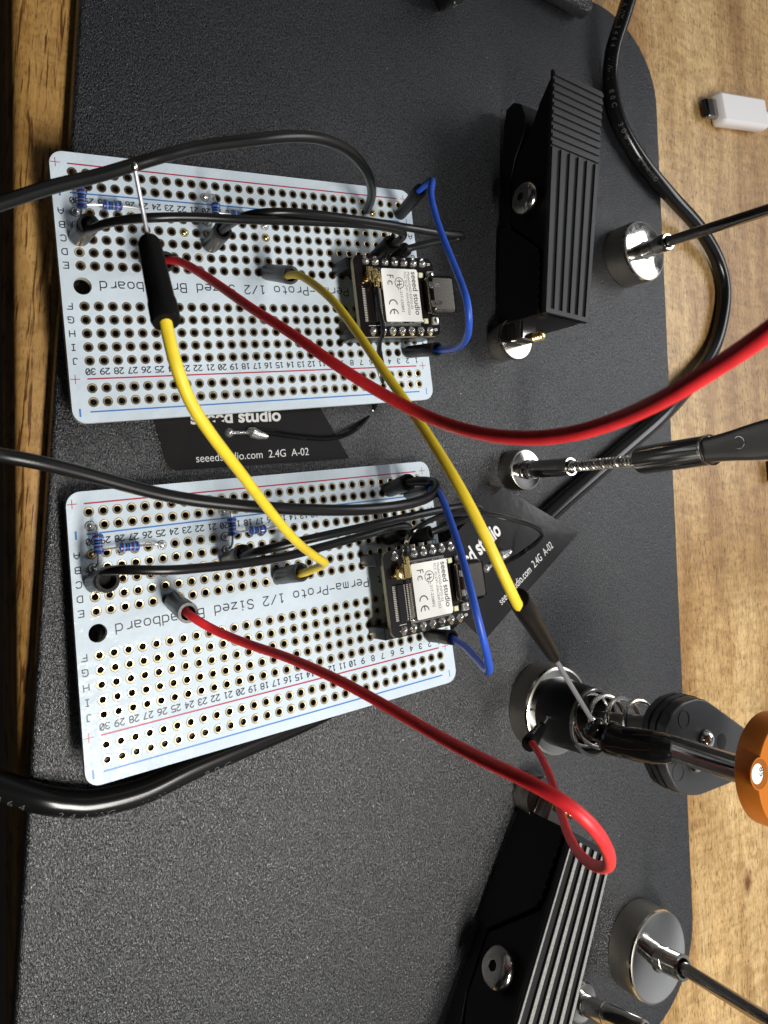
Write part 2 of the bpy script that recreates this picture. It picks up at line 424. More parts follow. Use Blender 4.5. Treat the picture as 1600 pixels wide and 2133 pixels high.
# stroke lettering as printed on the prototyping boards (grid 4 wide, 6 high)
G = {
 '0': [[(1,0),(0,1.5),(0,4.5),(1,6),(3,6),(4,4.5),(4,1.5),(3,0),(1,0)], [(.6,1.2),(3.4,4.8)]],
 '1': [[(.8,4.8),(2,6),(2,0)], [(.8,0),(3.2,0)]],
 '2': [[(0,5),(1,6),(3,6),(4,5),(4,3.8),(0,0),(4,0)]],
 '3': [[(0,5),(1,6),(3,6),(4,5),(4,4),(3,3.2),(1.5,3.2)], [(3,3.2),(4,2.2),(4,1),(3,0),(1,0),(0,1)]],
 '4': [[(3,0),(3,6),(0,2),(4,2)]],
 '5': [[(4,6),(0,6),(0,3.5),(3,3.5),(4,2.6),(4,1),(3,0),(0,0)]],
 '6': [[(3.5,6),(1.5,5.2),(0,3),(0,1),(1,0),(3,0),(4,1),(4,2.2),(3,3.2),(0,3)]],
 '7': [[(0,6),(4,6),(1.5,0)]],
 '8': [[(1,3.2),(0,4),(0,5),(1,6),(3,6),(4,5),(4,4),(3,3.2),(1,3.2),(0,2.2),(0,1),(1,0),(3,0),(4,1),(4,2.2),(3,3.2)]],
 '9': [[(.5,0),(2.5,.8),(4,3),(4,5),(3,6),(1,6),(0,5),(0,3.8),(1,2.8),(4,3)]],
 'A': [[(0,0),(0,3.5),(2,6),(4,3.5),(4,0)], [(0,2.2),(4,2.2)]],
 'B': [[(0,0),(0,6),(3,6),(4,5.2),(4,4),(3,3.2),(0,3.2)], [(3,3.2),(4,2.4),(4,.8),(3,0),(0,0)]],
 'C': [[(4,1),(3,0),(1,0),(0,1.2),(0,4.8),(1,6),(3,6),(4,5)]],
 'D': [[(0,0),(0,6),(2.6,6),(4,4.6),(4,1.4),(2.6,0),(0,0)]],
 'E': [[(4,0),(0,0),(0,6),(4,6)], [(0,3.1),(2.8,3.1)]],
 'F': [[(0,0),(0,6),(4,6)], [(0,3.1),(2.8,3.1)]],
 'G': [[(4,5),(3,6),(1,6),(0,4.8),(0,1.2),(1,0),(4,0),(4,2.8),(2.2,2.8)]],
 'H': [[(0,0),(0,6)], [(4,0),(4,6)], [(0,3.1),(4,3.1)]],
 'I': [[(.8,0),(3.2,0)], [(2,0),(2,6)], [(.8,6),(3.2,6)]],
 'J': [[(0,1),(1,0),(2,0),(3,1),(3,6),(1.4,6)]],
 'P': [[(0,0),(0,6),(3,6),(4,5),(4,3.6),(3,2.7),(0,2.7)]],
 'S': [[(4,5),(3,6),(1,6),(0,5),(0,4),(1,3.2),(3,2.8),(4,2),(4,1),(3,0),(1,0),(0,1)]],
 'd': [[(4,6),(4,0),(1,0),(0,1),(0,3),(1,4),(4,4)]],
 'a': [[(.6,4),(3,4),(4,3),(4,0),(1,0),(0,.9),(1,2),(4,2)]],
 'f': [[(1.2,0),(1.2,5),(2.2,6),(3.2,6)], [(0,3.4),(2.8,3.4)]],
 'r': [[(0,0),(0,4)], [(0,2.6),(1.5,4),(3,4)]],
 'u': [[(0,4),(0,1),(1,0),(4,0)], [(4,4),(4,0)]],
 'i': [[(1,4),(2,4),(2,0)], [(1,0),(3,0)], [(2,5.4),(2,6)]],
 't': [[(1.3,5.6),(1.3,1),(2.2,0),(3.2,0)], [(0,4),(3,4)]],
 'e': [[(0,2.2),(4,2.2),(4,3),(3,4),(1,4),(0,3),(0,1),(1,0),(3.4,0)]],
 'm': [[(0,0),(0,4),(3.2,4),(4,3.2),(4,0)], [(2,4),(2,0)]],
 'o': [[(1,0),(0,1),(0,3),(1,4),(3,4),(4,3),(4,1),(3,0),(1,0)]],
 'b': [[(0,6),(0,0),(3,0),(4,1),(4,3),(3,4),(0,4)]],
 'z': [[(0,4),(4,4),(0,0),(4,0)]],
 '-': [[(0,3),(4,3)]], '/': [[(0,0),(4,6)]], ' ': []}
def strokes(w, txt, ox, oy, h, gw, adv, sw, mt, z, centre=True):
    tw = (len(txt) - 1) * adv + gw
    k = 0
    for n_, ch in enumerate(txt):
        for line in G[ch]:
            pts = [((n_ * adv + x / 4 * gw) - (tw / 2 if centre else 0), y / 6 * h - (h / 2 if centre else 0)) for x, y in line]
            pts = [Vector((ox - p[0], oy - p[1], 0)) for p in pts]       # the print stands on its head in the board's axes
            for a, b in zip(pts, pts[1:]):
                d = (b - a).normalized() * sw / 2; q = Vector((-d.y, d.x, 0))
                zz = Vector((0, 0, z + 0.004 * (k % 4))); k += 1
                w.poly([a - d * .7 - q * .6 + zz, a - d * .2 - q + zz, b + d * .2 - q + zz, b + d * .7 - q * .6 + zz, b + d * .7 + q * .6 + zz, b + d * .2 + q + zz, a - d * .2 + q + zz, a - d * .7 + q * .6 + zz], mt)

# ------------------------------------------------------------------ setting: desk, floor
DZ = -6.0
e0, e1 = Vector((-50.8, 54.8, 0)), Vector((-40.4, -92.8, 0))
ed = (e0 - e1).normalized(); ein = Vector((ed.y, -ed.x, 0))      # inward
w = M()
A0, A1 = e1 - ed * 500, e0 + ed * 500
prof = [(900, 0), (24, 0), (3.0, 0), (1.6, -.25), (.6, -.9), (.15, -1.8), (0, -3), (0, -26), (1, -27), (900, -27)]
b0 = w.add([A0 + ein * p[0] + Vector((0, 0, DZ + p[1])) for p in prof]); b1 = w.add([A1 + ein * p[0] + Vector((0, 0, DZ + p[1])) for p in prof])
for i in range(len(prof) - 1): w.face((b0 + i, b0 + i + 1, b1 + i + 1, b1 + i), EDGEWOOD if i else WOOD, 2 <= i <= 6)
desk = w.build('desk_top'); desk['kind'] = 'structure'
w = M(); w.poly([(-3000, -3000, -720), (3000, -3000, -720), (3000, 3000, -720), (-3000, 3000, -720)], mat('dark_floor', (0.05, 0.035, 0.025), 0.6, var=(0.02, (0.03, 0.02, 0.015))))
fl = w.build('floor'); fl['kind'] = 'structure'

# ------------------------------------------------------------------ steel work plate
def rrect(x0, x1, y0, y1, r, n=10):
    o = []
    for cx_, cy_, q in ((x1 - r, y1 - r, 0), (x0 + r, y1 - r, 1), (x0 + r, y0 + r, 2), (x1 - r, y0 + r, 3)):
        for i in range(n + 1):
            a = (q + i / n) * math.pi / 2; o.append((cx_ + r * math.cos(a), cy_ + r * math.sin(a)))
    return o
def platelike(name, parent, outline, z0, z1, bev, mt, k=4):
    w = M(); n = len(outline)
    P = [Vector((p[0], p[1], 0)) for p in outline]
    N = []
    for i in range(n):
        t = (P[(i + 1) % n] - P[i - 1]); t.normalize(); N.append(Vector((t.y, -t.x, 0)))
    rings = [(z0, bev), (z0 + bev, 0)] + [(z1 - bev + bev * math.sin(a), bev * (1 - math.cos(a))) for a in [j / k * math.pi / 2 for j in range(k + 1)]]
    prev = None
    for zz, q in rings:
        b = w.add([P[i] - N[i] * q + Vector((0, 0, zz)) for i in range(n)])
        if prev is not None:
            for i in range(n): w.face((prev + i, prev + (i + 1) % n, b + (i + 1) % n, b + i), mt, True)
        else: w.face(range(b + n - 1, b - 1, -1), mt)
        prev = b
    w.face(range(prev, prev + n), mt)
    return w.build(name, parent, sharp=0.9)
plate = platelike('work_plate', None, rrect(-39.2, 142.6, -188, 116, 27, 14), DZ + 0.6, 0, 1.1, PLATE)
# the side of the plate nearest the desk edge runs true to the desk grain within a degree
plate['label'] = 'large black textured steel work plate with rounded corners on the desk'; plate['category'] = 'work plate'

# ------------------------------------------------------------------ prototyping boards
P_ = 2.54
B1X, B1Y, B1Z = Vector((0.989804, 0.142435, 0)), Vector((-0.142435, 0.989804, 0)), Vector((0, 0, 1))
B1O = Vector((-38.419, 8.616, 7.0))
B2X = Vector((0.993574, 0.113112, -0.004026)).normalized()
B2Y = -Vector((0.113132, -0.991416, 0.065542)); B2Y = (B2Y - B2X * B2X.dot(B2Y)).normalized(); B2Z = B2X.cross(B2Y)
B2O = Vector((-31.929, -54.060, 5.739))
def B1(c, r, z=0.0): return B1O + B1X * ((30 - c) * P_) + B1Y * (-r * P_) + B1Z * z
def B2(c, r, z=0.0): return B2O + B2X * ((30 - c) * P_) + B2Y * (-r * P_) + B2Z * z
def hole(c, r): return Vector(((30 - c) * P_, -r * P_, 0))

HR = 0.60
rows = [-3, -2, 0, 1, 2, 3, 4, 7, 8, 9, 10, 11, 13, 14]
def substrate():
    w = L(); TH = 1.6
    rects = []
    X0, X1 = -0.5 * P_, 29.5 * P_; Y0, Y1 = 3.5 * P_, -14.5 * P_
    def holed(x0, x1, y0, y1, cx_, cy_, r, n):
        c = []; q = []
        for i in range(n):
            a = 2 * math.pi * (i + .5) / n; ca, sa = math.cos(a), math.sin(a)
            hx, hy = ((x1 - cx_) if ca > 0 else (cx_ - x0)), ((y1 - cy_) if sa > 0 else (cy_ - y0))
            t = min(hx / abs(ca) if abs(ca) > 1e-9 else 1e9, hy / abs(sa) if abs(sa) > 1e-9 else 1e9)
            q.append((cx_ + ca * t, cy_ + sa * t)); c.append((cx_ + ca * r, cy_ + sa * r))
        cor = {0: (x1, y1), 1: (x0, y1), 2: (x0, y0), 3: (x1, y0)}
        for z, up in ((0, True), (-TH, False)):
            for i in range(n):
                j = (i + 1) % n
                f = [c[i], q[i]]
                a, b = q[i], q[j]
                if abs(a[0] - b[0]) > 1e-6 and abs(a[1] - b[1]) > 1e-6:
                    for k in range(4):
                        ang = math.atan2(cor[k][1] - cy_, cor[k][0] - cx_)
                        a0 = math.atan2(a[1] - cy_, a[0] - cx_); d0 = (ang - a0) % (2 * math.pi); d1 = (math.atan2(b[1] - cy_, b[0] - cx_) - a0) % (2 * math.pi)
                        if d0 < d1: f.append(cor[k])
                f += [q[j], c[j]]
                vs = [(p[0], p[1], z) for p in f]
                w.poly(vs if up else vs[::-1], BOARD)
        b = w.add([(p[0], p[1], 0) for p in c] + [(p[0], p[1], -TH) for p in c])
        for i in range(n):
            j = (i + 1) % n
            w.face((b + i, b + n + i, b + n + j, b + j), EDGE if r > 1 else BARREL, True)
    def plain(x0, x1, y0, y1):
        w.poly([(x0, y0, 0), (x1, y0, 0), (x1, y1, 0), (x0, y1, 0)], BOARD)
        w.poly([(x0, y1, -TH), (x1, y1, -TH), (x1, y0, -TH), (x0, y0, -TH)], BOARD)
    for c in range(1, 31):
        for r in rows:
            h = hole(c, r); holed(h.x - P_ / 2, h.x + P_ / 2, h.y - P_ / 2, h.y + P_ / 2, h.x, h.y, HR, 16)
    for r in (-1, 12): plain(X0, X1, -(r + .5) * P_, -(r - .5) * P_)
    # band between the two halves with the mounting hole at either end
    yb0, yb1 = -6.5 * P_, -4.5 * P_
    holed(X0 - P_, X0 + 2 * P_, yb0, yb1, 0.0, -5.5 * P_, 1.62, 36)
    plain(X0 + 2 * P_, X1 - 2 * P_, yb0, yb1)
    holed(X1 - 2 * P_, X1 + P_, yb0, yb1, 29 * P_, -5.5 * P_, 1.62, 36)
    for xa, xb in ((X0 - P_, X0), (X1, X1 + P_)):
        plain(xa, xb, Y1, yb0); plain(xa, xb, yb1, Y0)
    plain(X0, X1, Y0, Y0 + P_); plain(X0, X1, Y1 - P_, Y1)
    per = []
    for cx_, cy_, q in ((X1, Y0, 0), (X0, Y0, 1), (X0, Y1, 2), (X1, Y1, 3)):
        arc = [(cx_ + P_ * math.cos((q + i / 8) * math.pi / 2), cy_ + P_ * math.sin((q + i / 8) * math.pi / 2)) for i in range(9)]
        w.poly([(cx_, cy_, 0)] + [(p[0], p[1], 0) for p in arc], BOARD)
        w.poly(([(cx_, cy_, -TH)] + [(p[0], p[1], -TH) for p in arc])[::-1], BOARD)
        per += arc
    n = len(per); b = w.add([(p[0], p[1], 0) for p in per] + [(p[0], p[1], -TH) for p in per])
    for i in range(n):
        j = (i + 1) % n
        w.face((b + i, b + n + i, b + n + j, b + j), EDGE, True)
    return w
def plating():
    w = L()
    for c in range(1, 31):
        for r in rows:
            h = hole(c, r); n = 20
            rings = [(HR - .03, -.3, BARREL), (HR, .02, GOLD), (.83, .035, GOLD), (.88, .012, RIMLINE), (.93, .012, RIMLINE)]
            prev = None
            for rad, z, mt in rings:
                b = w.add([(h.x + rad * math.cos(2 * math.pi * k / n), h.y + rad * math.sin(2 * math.pi * k / n), z) for k in range(n)])
                if prev is not None:
                    for k in range(n): w.face((prev + k, b + k, b + (k + 1) % n, prev + (k + 1) % n), mt, False)
                prev = b
    return w
def line_mesh(y, mt):
    w = L(); x0, x1 = -0.24 * P_, 29 * P_ - 0.1 * P_
    pts = [(x0 + .14 * math.cos(a), y + .14 * math.sin(a), .012) for a in [math.pi / 2 + i / 6 * math.pi for i in range(7)]]
    pts += [(x1 + .14 * math.cos(a), y + .14 * math.sin(a), .012) for a in [-math.pi / 2 + i / 6 * math.pi for i in range(7)]]
    w.poly(pts, mt); return w

def sup_marks(w):
    for v in (-3.64, 12.3):
        for x in (-1.1 * P_, 29 * P_ + .66 * P_):
            y = -v * P_
            for a, b in ((.85, .07), (.07, .85)):
                w.poly([(x - a, y - b, .012 + a * .004), (x + a, y - b, .012 + a * .004), (x + a, y + b, .012 + a * .004), (x - a, y + b, .012 + a * .004)], REDINK)
    for v in (-1.43, 14.72):
        for x, t in ((-.98 * P_, .17), (29 * P_ + .75 * P_, .1)):
            y = -v * P_
            w.poly([(x - t, y - .75, .014), (x + t, y - .75, .014), (x + t, y + .75, .014), (x - t, y + .75, .014)], BLUEINK)

g_board = 'white prototyping boards'
board1 = thing('prototyping_board', 'upper white perforated prototyping board, partly covering a black antenna sticker', 'circuit board', tuple(B1O), (B1X, B1Y, B1Z), g_board)
sub = substrate().build('substrate', board1)
plating().build('hole_plating', board1)
w = L()
for c in range(1, 31):
    for v in (-.87, 11.79): strokes(w, str(c), (30 - c) * P_, -v * P_, 1.08, .68, .95, .20, BLACKINK, .012)
for i, ch in enumerate('ABCDEFGHIJ'):
    v = i if i < 5 else i + 2
    for x in (-1.02 * P_, 30 * P_): strokes(w, ch, x, -v * P_, 1.12, .92, 1, .19, BLACKINK, .012)
strokes(w, 'Adafruit Perma-Proto 1/2 Sized Breadboard', 14.85 * P_, -5.47 * P_, 1.75, 1.15, 1.70, .22, BLACKINK, .012)
sup_marks(w)
w.build('lettering', board1)
for v, mt in ((-3.62, REDINK), (-1.43, BLUEINK), (12.31, REDINK), (14.70, BLUEINK)):
    line_mesh(-v * P_, mt).build('rail_line', board1)
XH = 8.5
def sockets():
    for v in (3.6, 9.6):
        w = L()
        w.box((57.0 + 7.62, -v * P_, XH / 2 - .9), (22.5, 2.5, XH - 2.0), PLASTIC, bev=.25)
        for i in range(8): w.tube([(57.0 - 1.27 + i * 2.54, -v * P_, -.4), (57.0 - 1.27 + i * 2.54, -v * P_, -6.6)], .32, TIN, 6)
        yield w
for w in sockets(): w.build('pin_socket', board1)
board2 = copy_thing(board1, 'lower white perforated prototyping board with a thick black cable passing beneath it', tuple(B2O), (B2X, B2Y, B2Z))
for ch in kids(board2):
    if ch.name.startswith('pin_socket'): ch.location.x += 2.2 * U

def resistor(board, pts, s0, s1, body_frac=(.36, .64)):
    # pts: path of the lead in the board's axes; the body sits on the straight stretch s0-s1
    a, b = Vector(pts[s0]), Vector(pts[s1]); d = (b - a); Lh = 3.7; c = (a + b) / 2; z = d.normalized()
    w = L()
    pr = [(-1.85, .25), (-1.8, .7), (-1.55, .92), (-1.2, .95), (-.8, .80), (0, .74), (.8, .80), (1.2, .95), (1.55, .92), (1.8, .7), (1.85, .25)]
    w.lathe(c, z, pr, RESBLUE, 16)
    body = w.build('resistor', board)
    w = L()
    for h, r, mt in ((-1.35, .975, BANDP), (-.62, .80, BANDK), (-.1, .765, BANDK), (.45, .79, BANDP), (1.35, .975, BANDP), (-1.0, .905, BANDW), (.92, .87, BANDW), (.16, .765, BANDW)):
        w.lathe(c, z, [(h - .14, r), (h + .14, r)], mt, 16, False, False)
    w.build('colour_bands', body)
    w = L()
    w.tube(spline([Vector(p) for p in pts], 6), .24, LEAD, 8)
    for p in (pts[0], pts[-1]):
        w.lathe((p[0], p[1], .03), (0, 0, 1), [(0, .8), (.25, .76), (.5, .55), (.68, .28), (.72, .05)], TIN if random.random() < .6 else GOLD2, 12)
    w.build('lead', body)
def H(c, r, z=0.1): 
    h = hole(c, r); return (h.x, h.y, z)
def off(p, dx, dy, z): return (p[0] + dx, p[1] + dy, z)
# board 2 (nearer the bottom)
resistor(board2, [H(30, -2), off(H(30, -2), .5, .1, 1.6), off(H(30, -2), .75, -.8, 2.6), off(H(30, 1), .6, 1.6, 2.6), off(H(30, 1), .5, .5, 1.4), H(30, 1)], 2, 3)
resistor(board2, [H(30, 0), off(H(30, 0), .5, .2, 1.0), off(H(29, 0), 0, .6, 1.6), off(H(26, 0), -.2, .35, 1.6), off(H(25, 0), -.8, 0.1, 1.0), H(25, 0)], 2, 3)
resistor(board2, [H(20, -2), off(H(20, -2), .5, .1, 1.6), off(H(20, -2), .7, -.8, 2.6), off(H(20, 1), .5, 1.8, 2.6), off(H(20, 1), .5, .5, 1.4), H(20, 1)], 2, 3)
resistor(board2, [H(20, 0), off(H(20, 0), .5, .2, 1.0), off(H(19, 0), 0, .6, 1.6), off(H(16, 0), -.2, .4, 1.6), off(H(15, 0), -.8, 0.1, 1.0), H(15, 0)], 2, 3)
# board 1
resistor(board1, [H(30, -2), off(H(30, -2), .6, .3, 1.6), off(H(30, -2), 1.0, -.8, 2.6), off(H(30, 1), .6, 1.6, 2.2), off(H(30, 1), .4, .6, 1.4), H(30, 1)], 2, 3)
resistor(board1, [H(30, 0), off(H(30, 0), .3, .7, 1.0), off(H(29, 0), 0, 1.0, 1.9), off(H(26, 0), -.2, 1.1, 1.9), off(H(25, 0), -.3, .7, 1.4), H(25, 0)], 2, 3)
resistor(board1, [H(20, -2), off(H(20, -2), .9, .2, 1.4), off(H(20, -2), 1.3, -1.2, 2.4), off(H(20, 1), 1.0, 1.4, 2.2), off(H(20, 1), .4, .6, 1.2), H(20, 1)], 2, 3)
resistor(board1, [H(20, 0), off(H(20, 0), .4, 1.0, 1.2), off(H(19, 0), 0, 1.2, 2.2), off(H(16, 0), -.2, 1.0, 2.0), off(H(15, 0), -.3, .7, 1.4), H(15, 0)], 2, 3)
def blob(board, c, r, mt=None, rad=.82):
    w = L(); h = hole(c, r)
    w.lathe((h.x, h.y, .03), (0, 0, 1), [(0, rad), (.2, rad * .95), (.4, rad * .7), (.52, rad * .35), (.55, .05)], mt or GOLD2, 14)
    return w.build('solder_joint', board)
for c, r in ((4, -2), (15, 1), (1, -2), (22, 1)): blob(board1, c, r)
for c, r in ((1, -2), (24, 4)): blob(board2, c, r)

# ------------------------------------------------------------------ microcontroller modules (local: x toward the connector, y up the picture, pin 0 at the origin)
def module():
    t = thing('microcontroller_module', 'small black microcontroller module plugged into the upper white board', 'microcontroller module',
              tuple(B1O + B1X * 57.05 + B1Y * (-3.62 * P_) + B1Z * (XH - .2)), (B1X, B1Y, B1Z), 'microcontroller modules')
    w = L(); TH = 1.1
    out = [(x, y) for x, y in rrect(-3.1, 18.2, -16.6, 1.35, 1.6, 6)]
    w.prism(Vector((0, 0, -TH)), Vector((1, 0, 0)), Vector((0, 1, 0)), Vector((0, 0, 1)), out, TH, FR4EDGE, FR4)
    w.build('circuit_board', t)
    for y in (0.0, -15.24):
        for i in range(7):
            w = L(); sgn = 1 if y == 0 else -1
            w.lathe((i * 2.54, y, .02), (0, 0, 1), [(0, .86), (.22, .84), (.5, .62), (.85, .36), (1.0, .1)], TIN, 14)
            w.lathe((i * 2.54, y + sgn * .75, -.2), (0, 0, 1), [(0, .5), (.24, .52), (.26, .3)], GOLD2 if sgn < 0 else TIN, 12)
            o = w.build('solder_joint', t)
    # shield can with its white label
    x0, x1, y0, y1 = 2.35, 12.3, -13.9, -1.75
    w = L(); w.box(((x0 + x1) / 2, (y0 + y1) / 2, .95), (x1 - x0, y1 - y0, 1.8), CHROME, bev=.35)
    w.box(((x0 + x1) / 2, (y0 + y1) / 2, .15), (x1 - x0 + .9, y1 - y0 + .9, .25), STEEL)
    can = w.build('shield_can', t)
    w = L(); w.prism(Vector((0, 0, 1.86)), Vector((1, 0, 0)), Vector((0, 1, 0)), Vector((0, 0, 1)), rrect(x0 + .2, x1 - .2, y0 + .25, y1 - .2, .45, 5), .05, WHITELAB); w.build('white_label', can)
    dx, dy = Vector((0, -1, 0)), Vector((1, 0, 0)); z = 1.925
    parts = L()
    def put(txt, size, x, y, width=1.0, space=1.0, offset=0.0):
        q = text_mesh(txt, size, (x, y, z), dx, dy, LABELINK, None, None, world=False, space=space, width=width, offset=offset)
        for f in q.f: parts.poly([q.v[i] for i in f], LABELINK)
    put('seeed studio', 1.95, 10.45, -2.45, .98, offset=.012)
    put('Model:XIAO-ESP32-S3', .92, 9.35, -2.5, .98)
    put('FCC ID:Z4T-XIAOESP32S3', .92, 8.45, -2.5, .93)
    put('217-230892', .98, 6.85, -6.9, 1.0)
    put('F', 2.5, 3.9, -3.2, .8); put('C', 1.9, 3.85, -4.5, .85); put('C', 1.0, 4.25, -4.75, .8)
    def arc(cx_, cy_, r, a0, a1, sw, n=18, zz=z):
        for i in range(n):
            p, q = a0 + (a1 - a0) * i / n, a0 + (a1 - a0) * (i + 1) / n
            parts.poly([(cx_ + (r - sw) * math.cos(p), cy_ + (r - sw) * math.sin(p), zz), (cx_ + r * math.cos(p), cy_ + r * math.sin(p), zz), (cx_ + r * math.cos(q), cy_ + r * math.sin(q), zz), (cx_ + (r - sw) * math.cos(q), cy_ + (r - sw) * math.sin(q), zz)], LABELINK)
    arc(7.0, -5.1, 1.25, 0, 2 * math.pi, .16, 24)
    for a, b in (((6.3, -4.7), (7.7, -4.7)), ((7.0, -4.3), (7.0, -5.9)), ((6.3, -5.6), (7.7, -5.3)), ((6.5, -5.3), (6.5, -5.9))):
        d = (Vector((*b, 0)) - Vector((*a, 0))).normalized() * .09; q = Vector((-d.y, d.x, 0)); k = Vector((0, 0, z + .004))
        parts.poly([Vector((*a, 0)) - q + k, Vector((*b, 0)) - q + k, Vector((*b, 0)) + q + k, Vector((*a, 0)) + q + k], LABELINK)
    # the CE mark: two open arcs facing the same way and a bar
    arc(4.75, -9.9, 1.15, math.radians(0), math.radians(180), .26)
    arc(4.75, -12.0, 1.15, math.radians(0), math.radians(180), .26)
    parts.poly([(4.62, -12.0, z + .004), (4.88, -12.0, z + .004), (4.88, -11.1, z + .004), (4.62, -11.1, z + .004)], LABELINK)
    for k_ in range(2):
        parts.poly([(6.5 + .55 * k_, -6.3, z), (6.62 + .55 * k_, -6.3, z), (6.62 + .55 * k_, -6.75, z), (6.5 + .55 * k_, -6.75, z)], LABELINK)
    parts.build('lettering', can)
    # connector
    w = L(); w.box((17.9, -7.6, 1.65), (7.3, 8.9, 3.2), SHELL, bev=1.3)
    usb = w.build('usb_socket', t)
    w = L(); w.box((21.57, -7.6, 1.65), (.06, 7.6, 2.0), HOLE); w.build('socket_opening', usb)
    for y in (-5.6, -9.8):
        w = L(); w.box((16.1, y, 3.30), (1.9, .9, .12), CHROME, bev=.05); w.box((14.8, y, 3.0), (.9, 1.5, .5), CHROME, bev=.2); w.build('shell_tab', usb)
    # contacts beside the can
    w = L()
    w.box((-.1, -9.6, .45), (1.9, 7.6, .8), FR4, bev=.12)
    w.build('board_connector', t)
    w = L()
    for i in range(20):
        y = -6.1 - i * .37
        for x in (-1.35, 1.15): w.box((x, y, .12), (.7, .2, .16), CONTACT)
    w.build('contact_row', t)
    w = L()
    for i in range(20): w.box((1.95, -6.1 - i * .37, .34), (.42, .2, .16), CONTACT)
    w.build('contact_row', t)
    for y in (-2.7, -13.2):
        w = L(); w.box((16.6, y, .5), (1.7, 1.75, .9), GREYC, bev=.2); w.lathe((16.6, y, .95), (0, 0, 1), [(0, .62), (.12, .6), (.14, .5)], CHROME, 16); w.build('push_button', t)
        w = L(); w.box((14.2, y, .3), (1.15, 1.15, .5), LEDM, bev=.15); w.box((13.2, y + .2, .2), (.5, .8, .35), TIN); w.build('indicator_light', t)
    w = L()
    for ch, y in (('R', -.1), ('B', -15.2)):
        q = text_mesh(ch, 1.2, (16.6, y + .4, .02), dx, dy, WHITEINK, None, None, world=False)
        for f in q.f: w.poly([q.v[i] for i in f], WHITEINK)
    w.poly([(-.9, -14.2, .02), (.9, -14.2, .02), (.9, -14.1, .02), (-.9, -14.1, .02)], WHITEINK)
    w.build('lettering', t)
    # antenna connector base
    w = L(); w.lathe((.55, -3.3, .02), (0, 0, 1), [(0, 1.3), (.35, 1.3), (.4, .9), (1.0, .9)], GOLD2, 20); w.build('antenna_connector', t)
    return t
mod1 = module()
mod2 = copy_thing(mod1, 'small black microcontroller module plugged into the lower white board', tuple(B2O + B2X * 59.85 + B2Y * (-3.5 * P_) + B2Z * 7.4), (B2X, B2Y, B2Z))
def ML(n, x, y, z):
    return (MW[mod1 if n == 1 else mod2] @ (Vector((x, y, z)) * U)) / U

# ------------------------------------------------------------------ antennas: sticker, print, solder, coax, plug
def sticker_film(t):
    # origin: lower right corner; xd runs along the long side to the left
    pts = [(0, 0), (40.5, 0), (41.6, .5), (42.1, 1.5), (47.5, 25.3), (14.0, 25.3)]
    w = L()
    w.prism(Vector((0, 0, 0)), Vector((-1, 0, 0)), Vector((0, 1, 0)), Vector((0, 0, 1)), pts[::-1], .22, mat('film_edge', (.30, .30, .22), .4), STICKER)
    w.build('film', t)
def sticker_print(t, sv, su, sw_, bu, bv, bs, bw, ju, jv):
    w = L(); X_, Y_ = Vector((1, 0, 0)), Vector((0, 1, 0))
    q = text_mesh('seeedstudio.com  2.4G  A-02', sv[0], (su, sv[1], .245), X_, Y_, WHITEINK, None, None, world=False, width=sw_)
    for f in q.f: w.poly([q.v[i] for i in f], WHITEINK)
    q = text_mesh('seeed studio', bs, (bu, bv, .245), X_, Y_, WHITEINK, None, None, world=False, offset=.03, width=bw)
    for f in q.f: w.poly([q.v[i] for i in f], WHITEINK)
    w.build('lettering', t)
    w = L(); J = Vector((ju, jv, 0))
    def P(x, y, z): return J + Vector((x, y, z))
    w.lathe(P(0, 0, .2), (0, 0, 1), [(0, 1.05), (.4, .9), (.8, .4), (.9, .05)], TIN, 14)
    w.tube([P(0, 0, .5), P(3.5, -.2, .7), P(5, -.4, .8)], [.5, .35, .4], TIN, 10)
    w.tube([P(3.9, .4, .5), P(4.9, -.2, .8), P(6.5, -.9, .8), P(8.3, -1.3, .7)], [.5, 1.25, 1.0, .55], TIN, 10)
    w.build('solder_joint', t)
an1 = thing('antenna', 'black antenna sticker lying between the two white boards', 'antenna',
            tuple(at(727, 955, .4)), None, 'film antennas')
c0 = at(727, 955, .4); c1 = at(345, 982, .4)
ax = (c0 - c1).normalized(); az = Vector((0, 0, 1)); ay = az.cross(ax)
MW[an1] = Matrix(((ax.x, ay.x, 0, c0.x * U), (ax.y, ay.y, 0, c0.y * U), (0, 0, 1, .4 * U), (0, 0, 0, 1))); an1.matrix_world = MW[an1]
sticker_film(an1)
z2 = 6.6
c0 = at(1204, 1110, z2); c1 = at(1036, 1302, z2)
ax = (c0 - c1).normalized(); ay = az.cross(ax)
an2 = copy_thing(an1, 'black antenna sticker slanting out beside the lower module, under a yellow wire', (c0.x, c0.y, z2), (ax, ay, az))
sticker_print(an1, (2.35, 1.4), -36.2, .93, -36.8, 9.3, 3.75, 1.06, -28.6, 7.2)
sticker_print(an2, (2.9, 2.9), -32.3, .66, -39.4, 16.6, 5.6, .63, -30.5, 12.9)
def coax(t, n, pts):
    w = M(); w.tube(spline(pts, 8), .56, COAX, 10); w.build('coax_cable', t)
    w = M()
    a = ML(n, .55, -3.3, 1.0); zz = Vector(MW[mod1 if n == 1 else mod2].col[2][:3]); xx = Vector(MW[mod1 if n == 1 else mod2].col[0][:3]); yy = zz.cross(xx)
    return w, a, xx, yy, zz
w, a, xx, yy, zz = coax(an1, 1, [ML(1, .9, -5.4, 1.9), ML(1, .75, -8, 1.9), ML(1, .9, -11.5, 1.9), ML(1, 1.6, -15.5, 1.6), dp(789, 722, 160), dp(797, 765, 163), dp(794, 812, 168), dp(774, 858, 173), at(738, 897, 2.2), at(690, 913, 1.4), at(620, 909, 1.2), at(565, 901, 1.2), at(530, 898, 1.1)])
w.lathe(a, zz, [(0, 1.45), (1.0, 1.45), (1.15, 1.2)], GOLD2, 20)
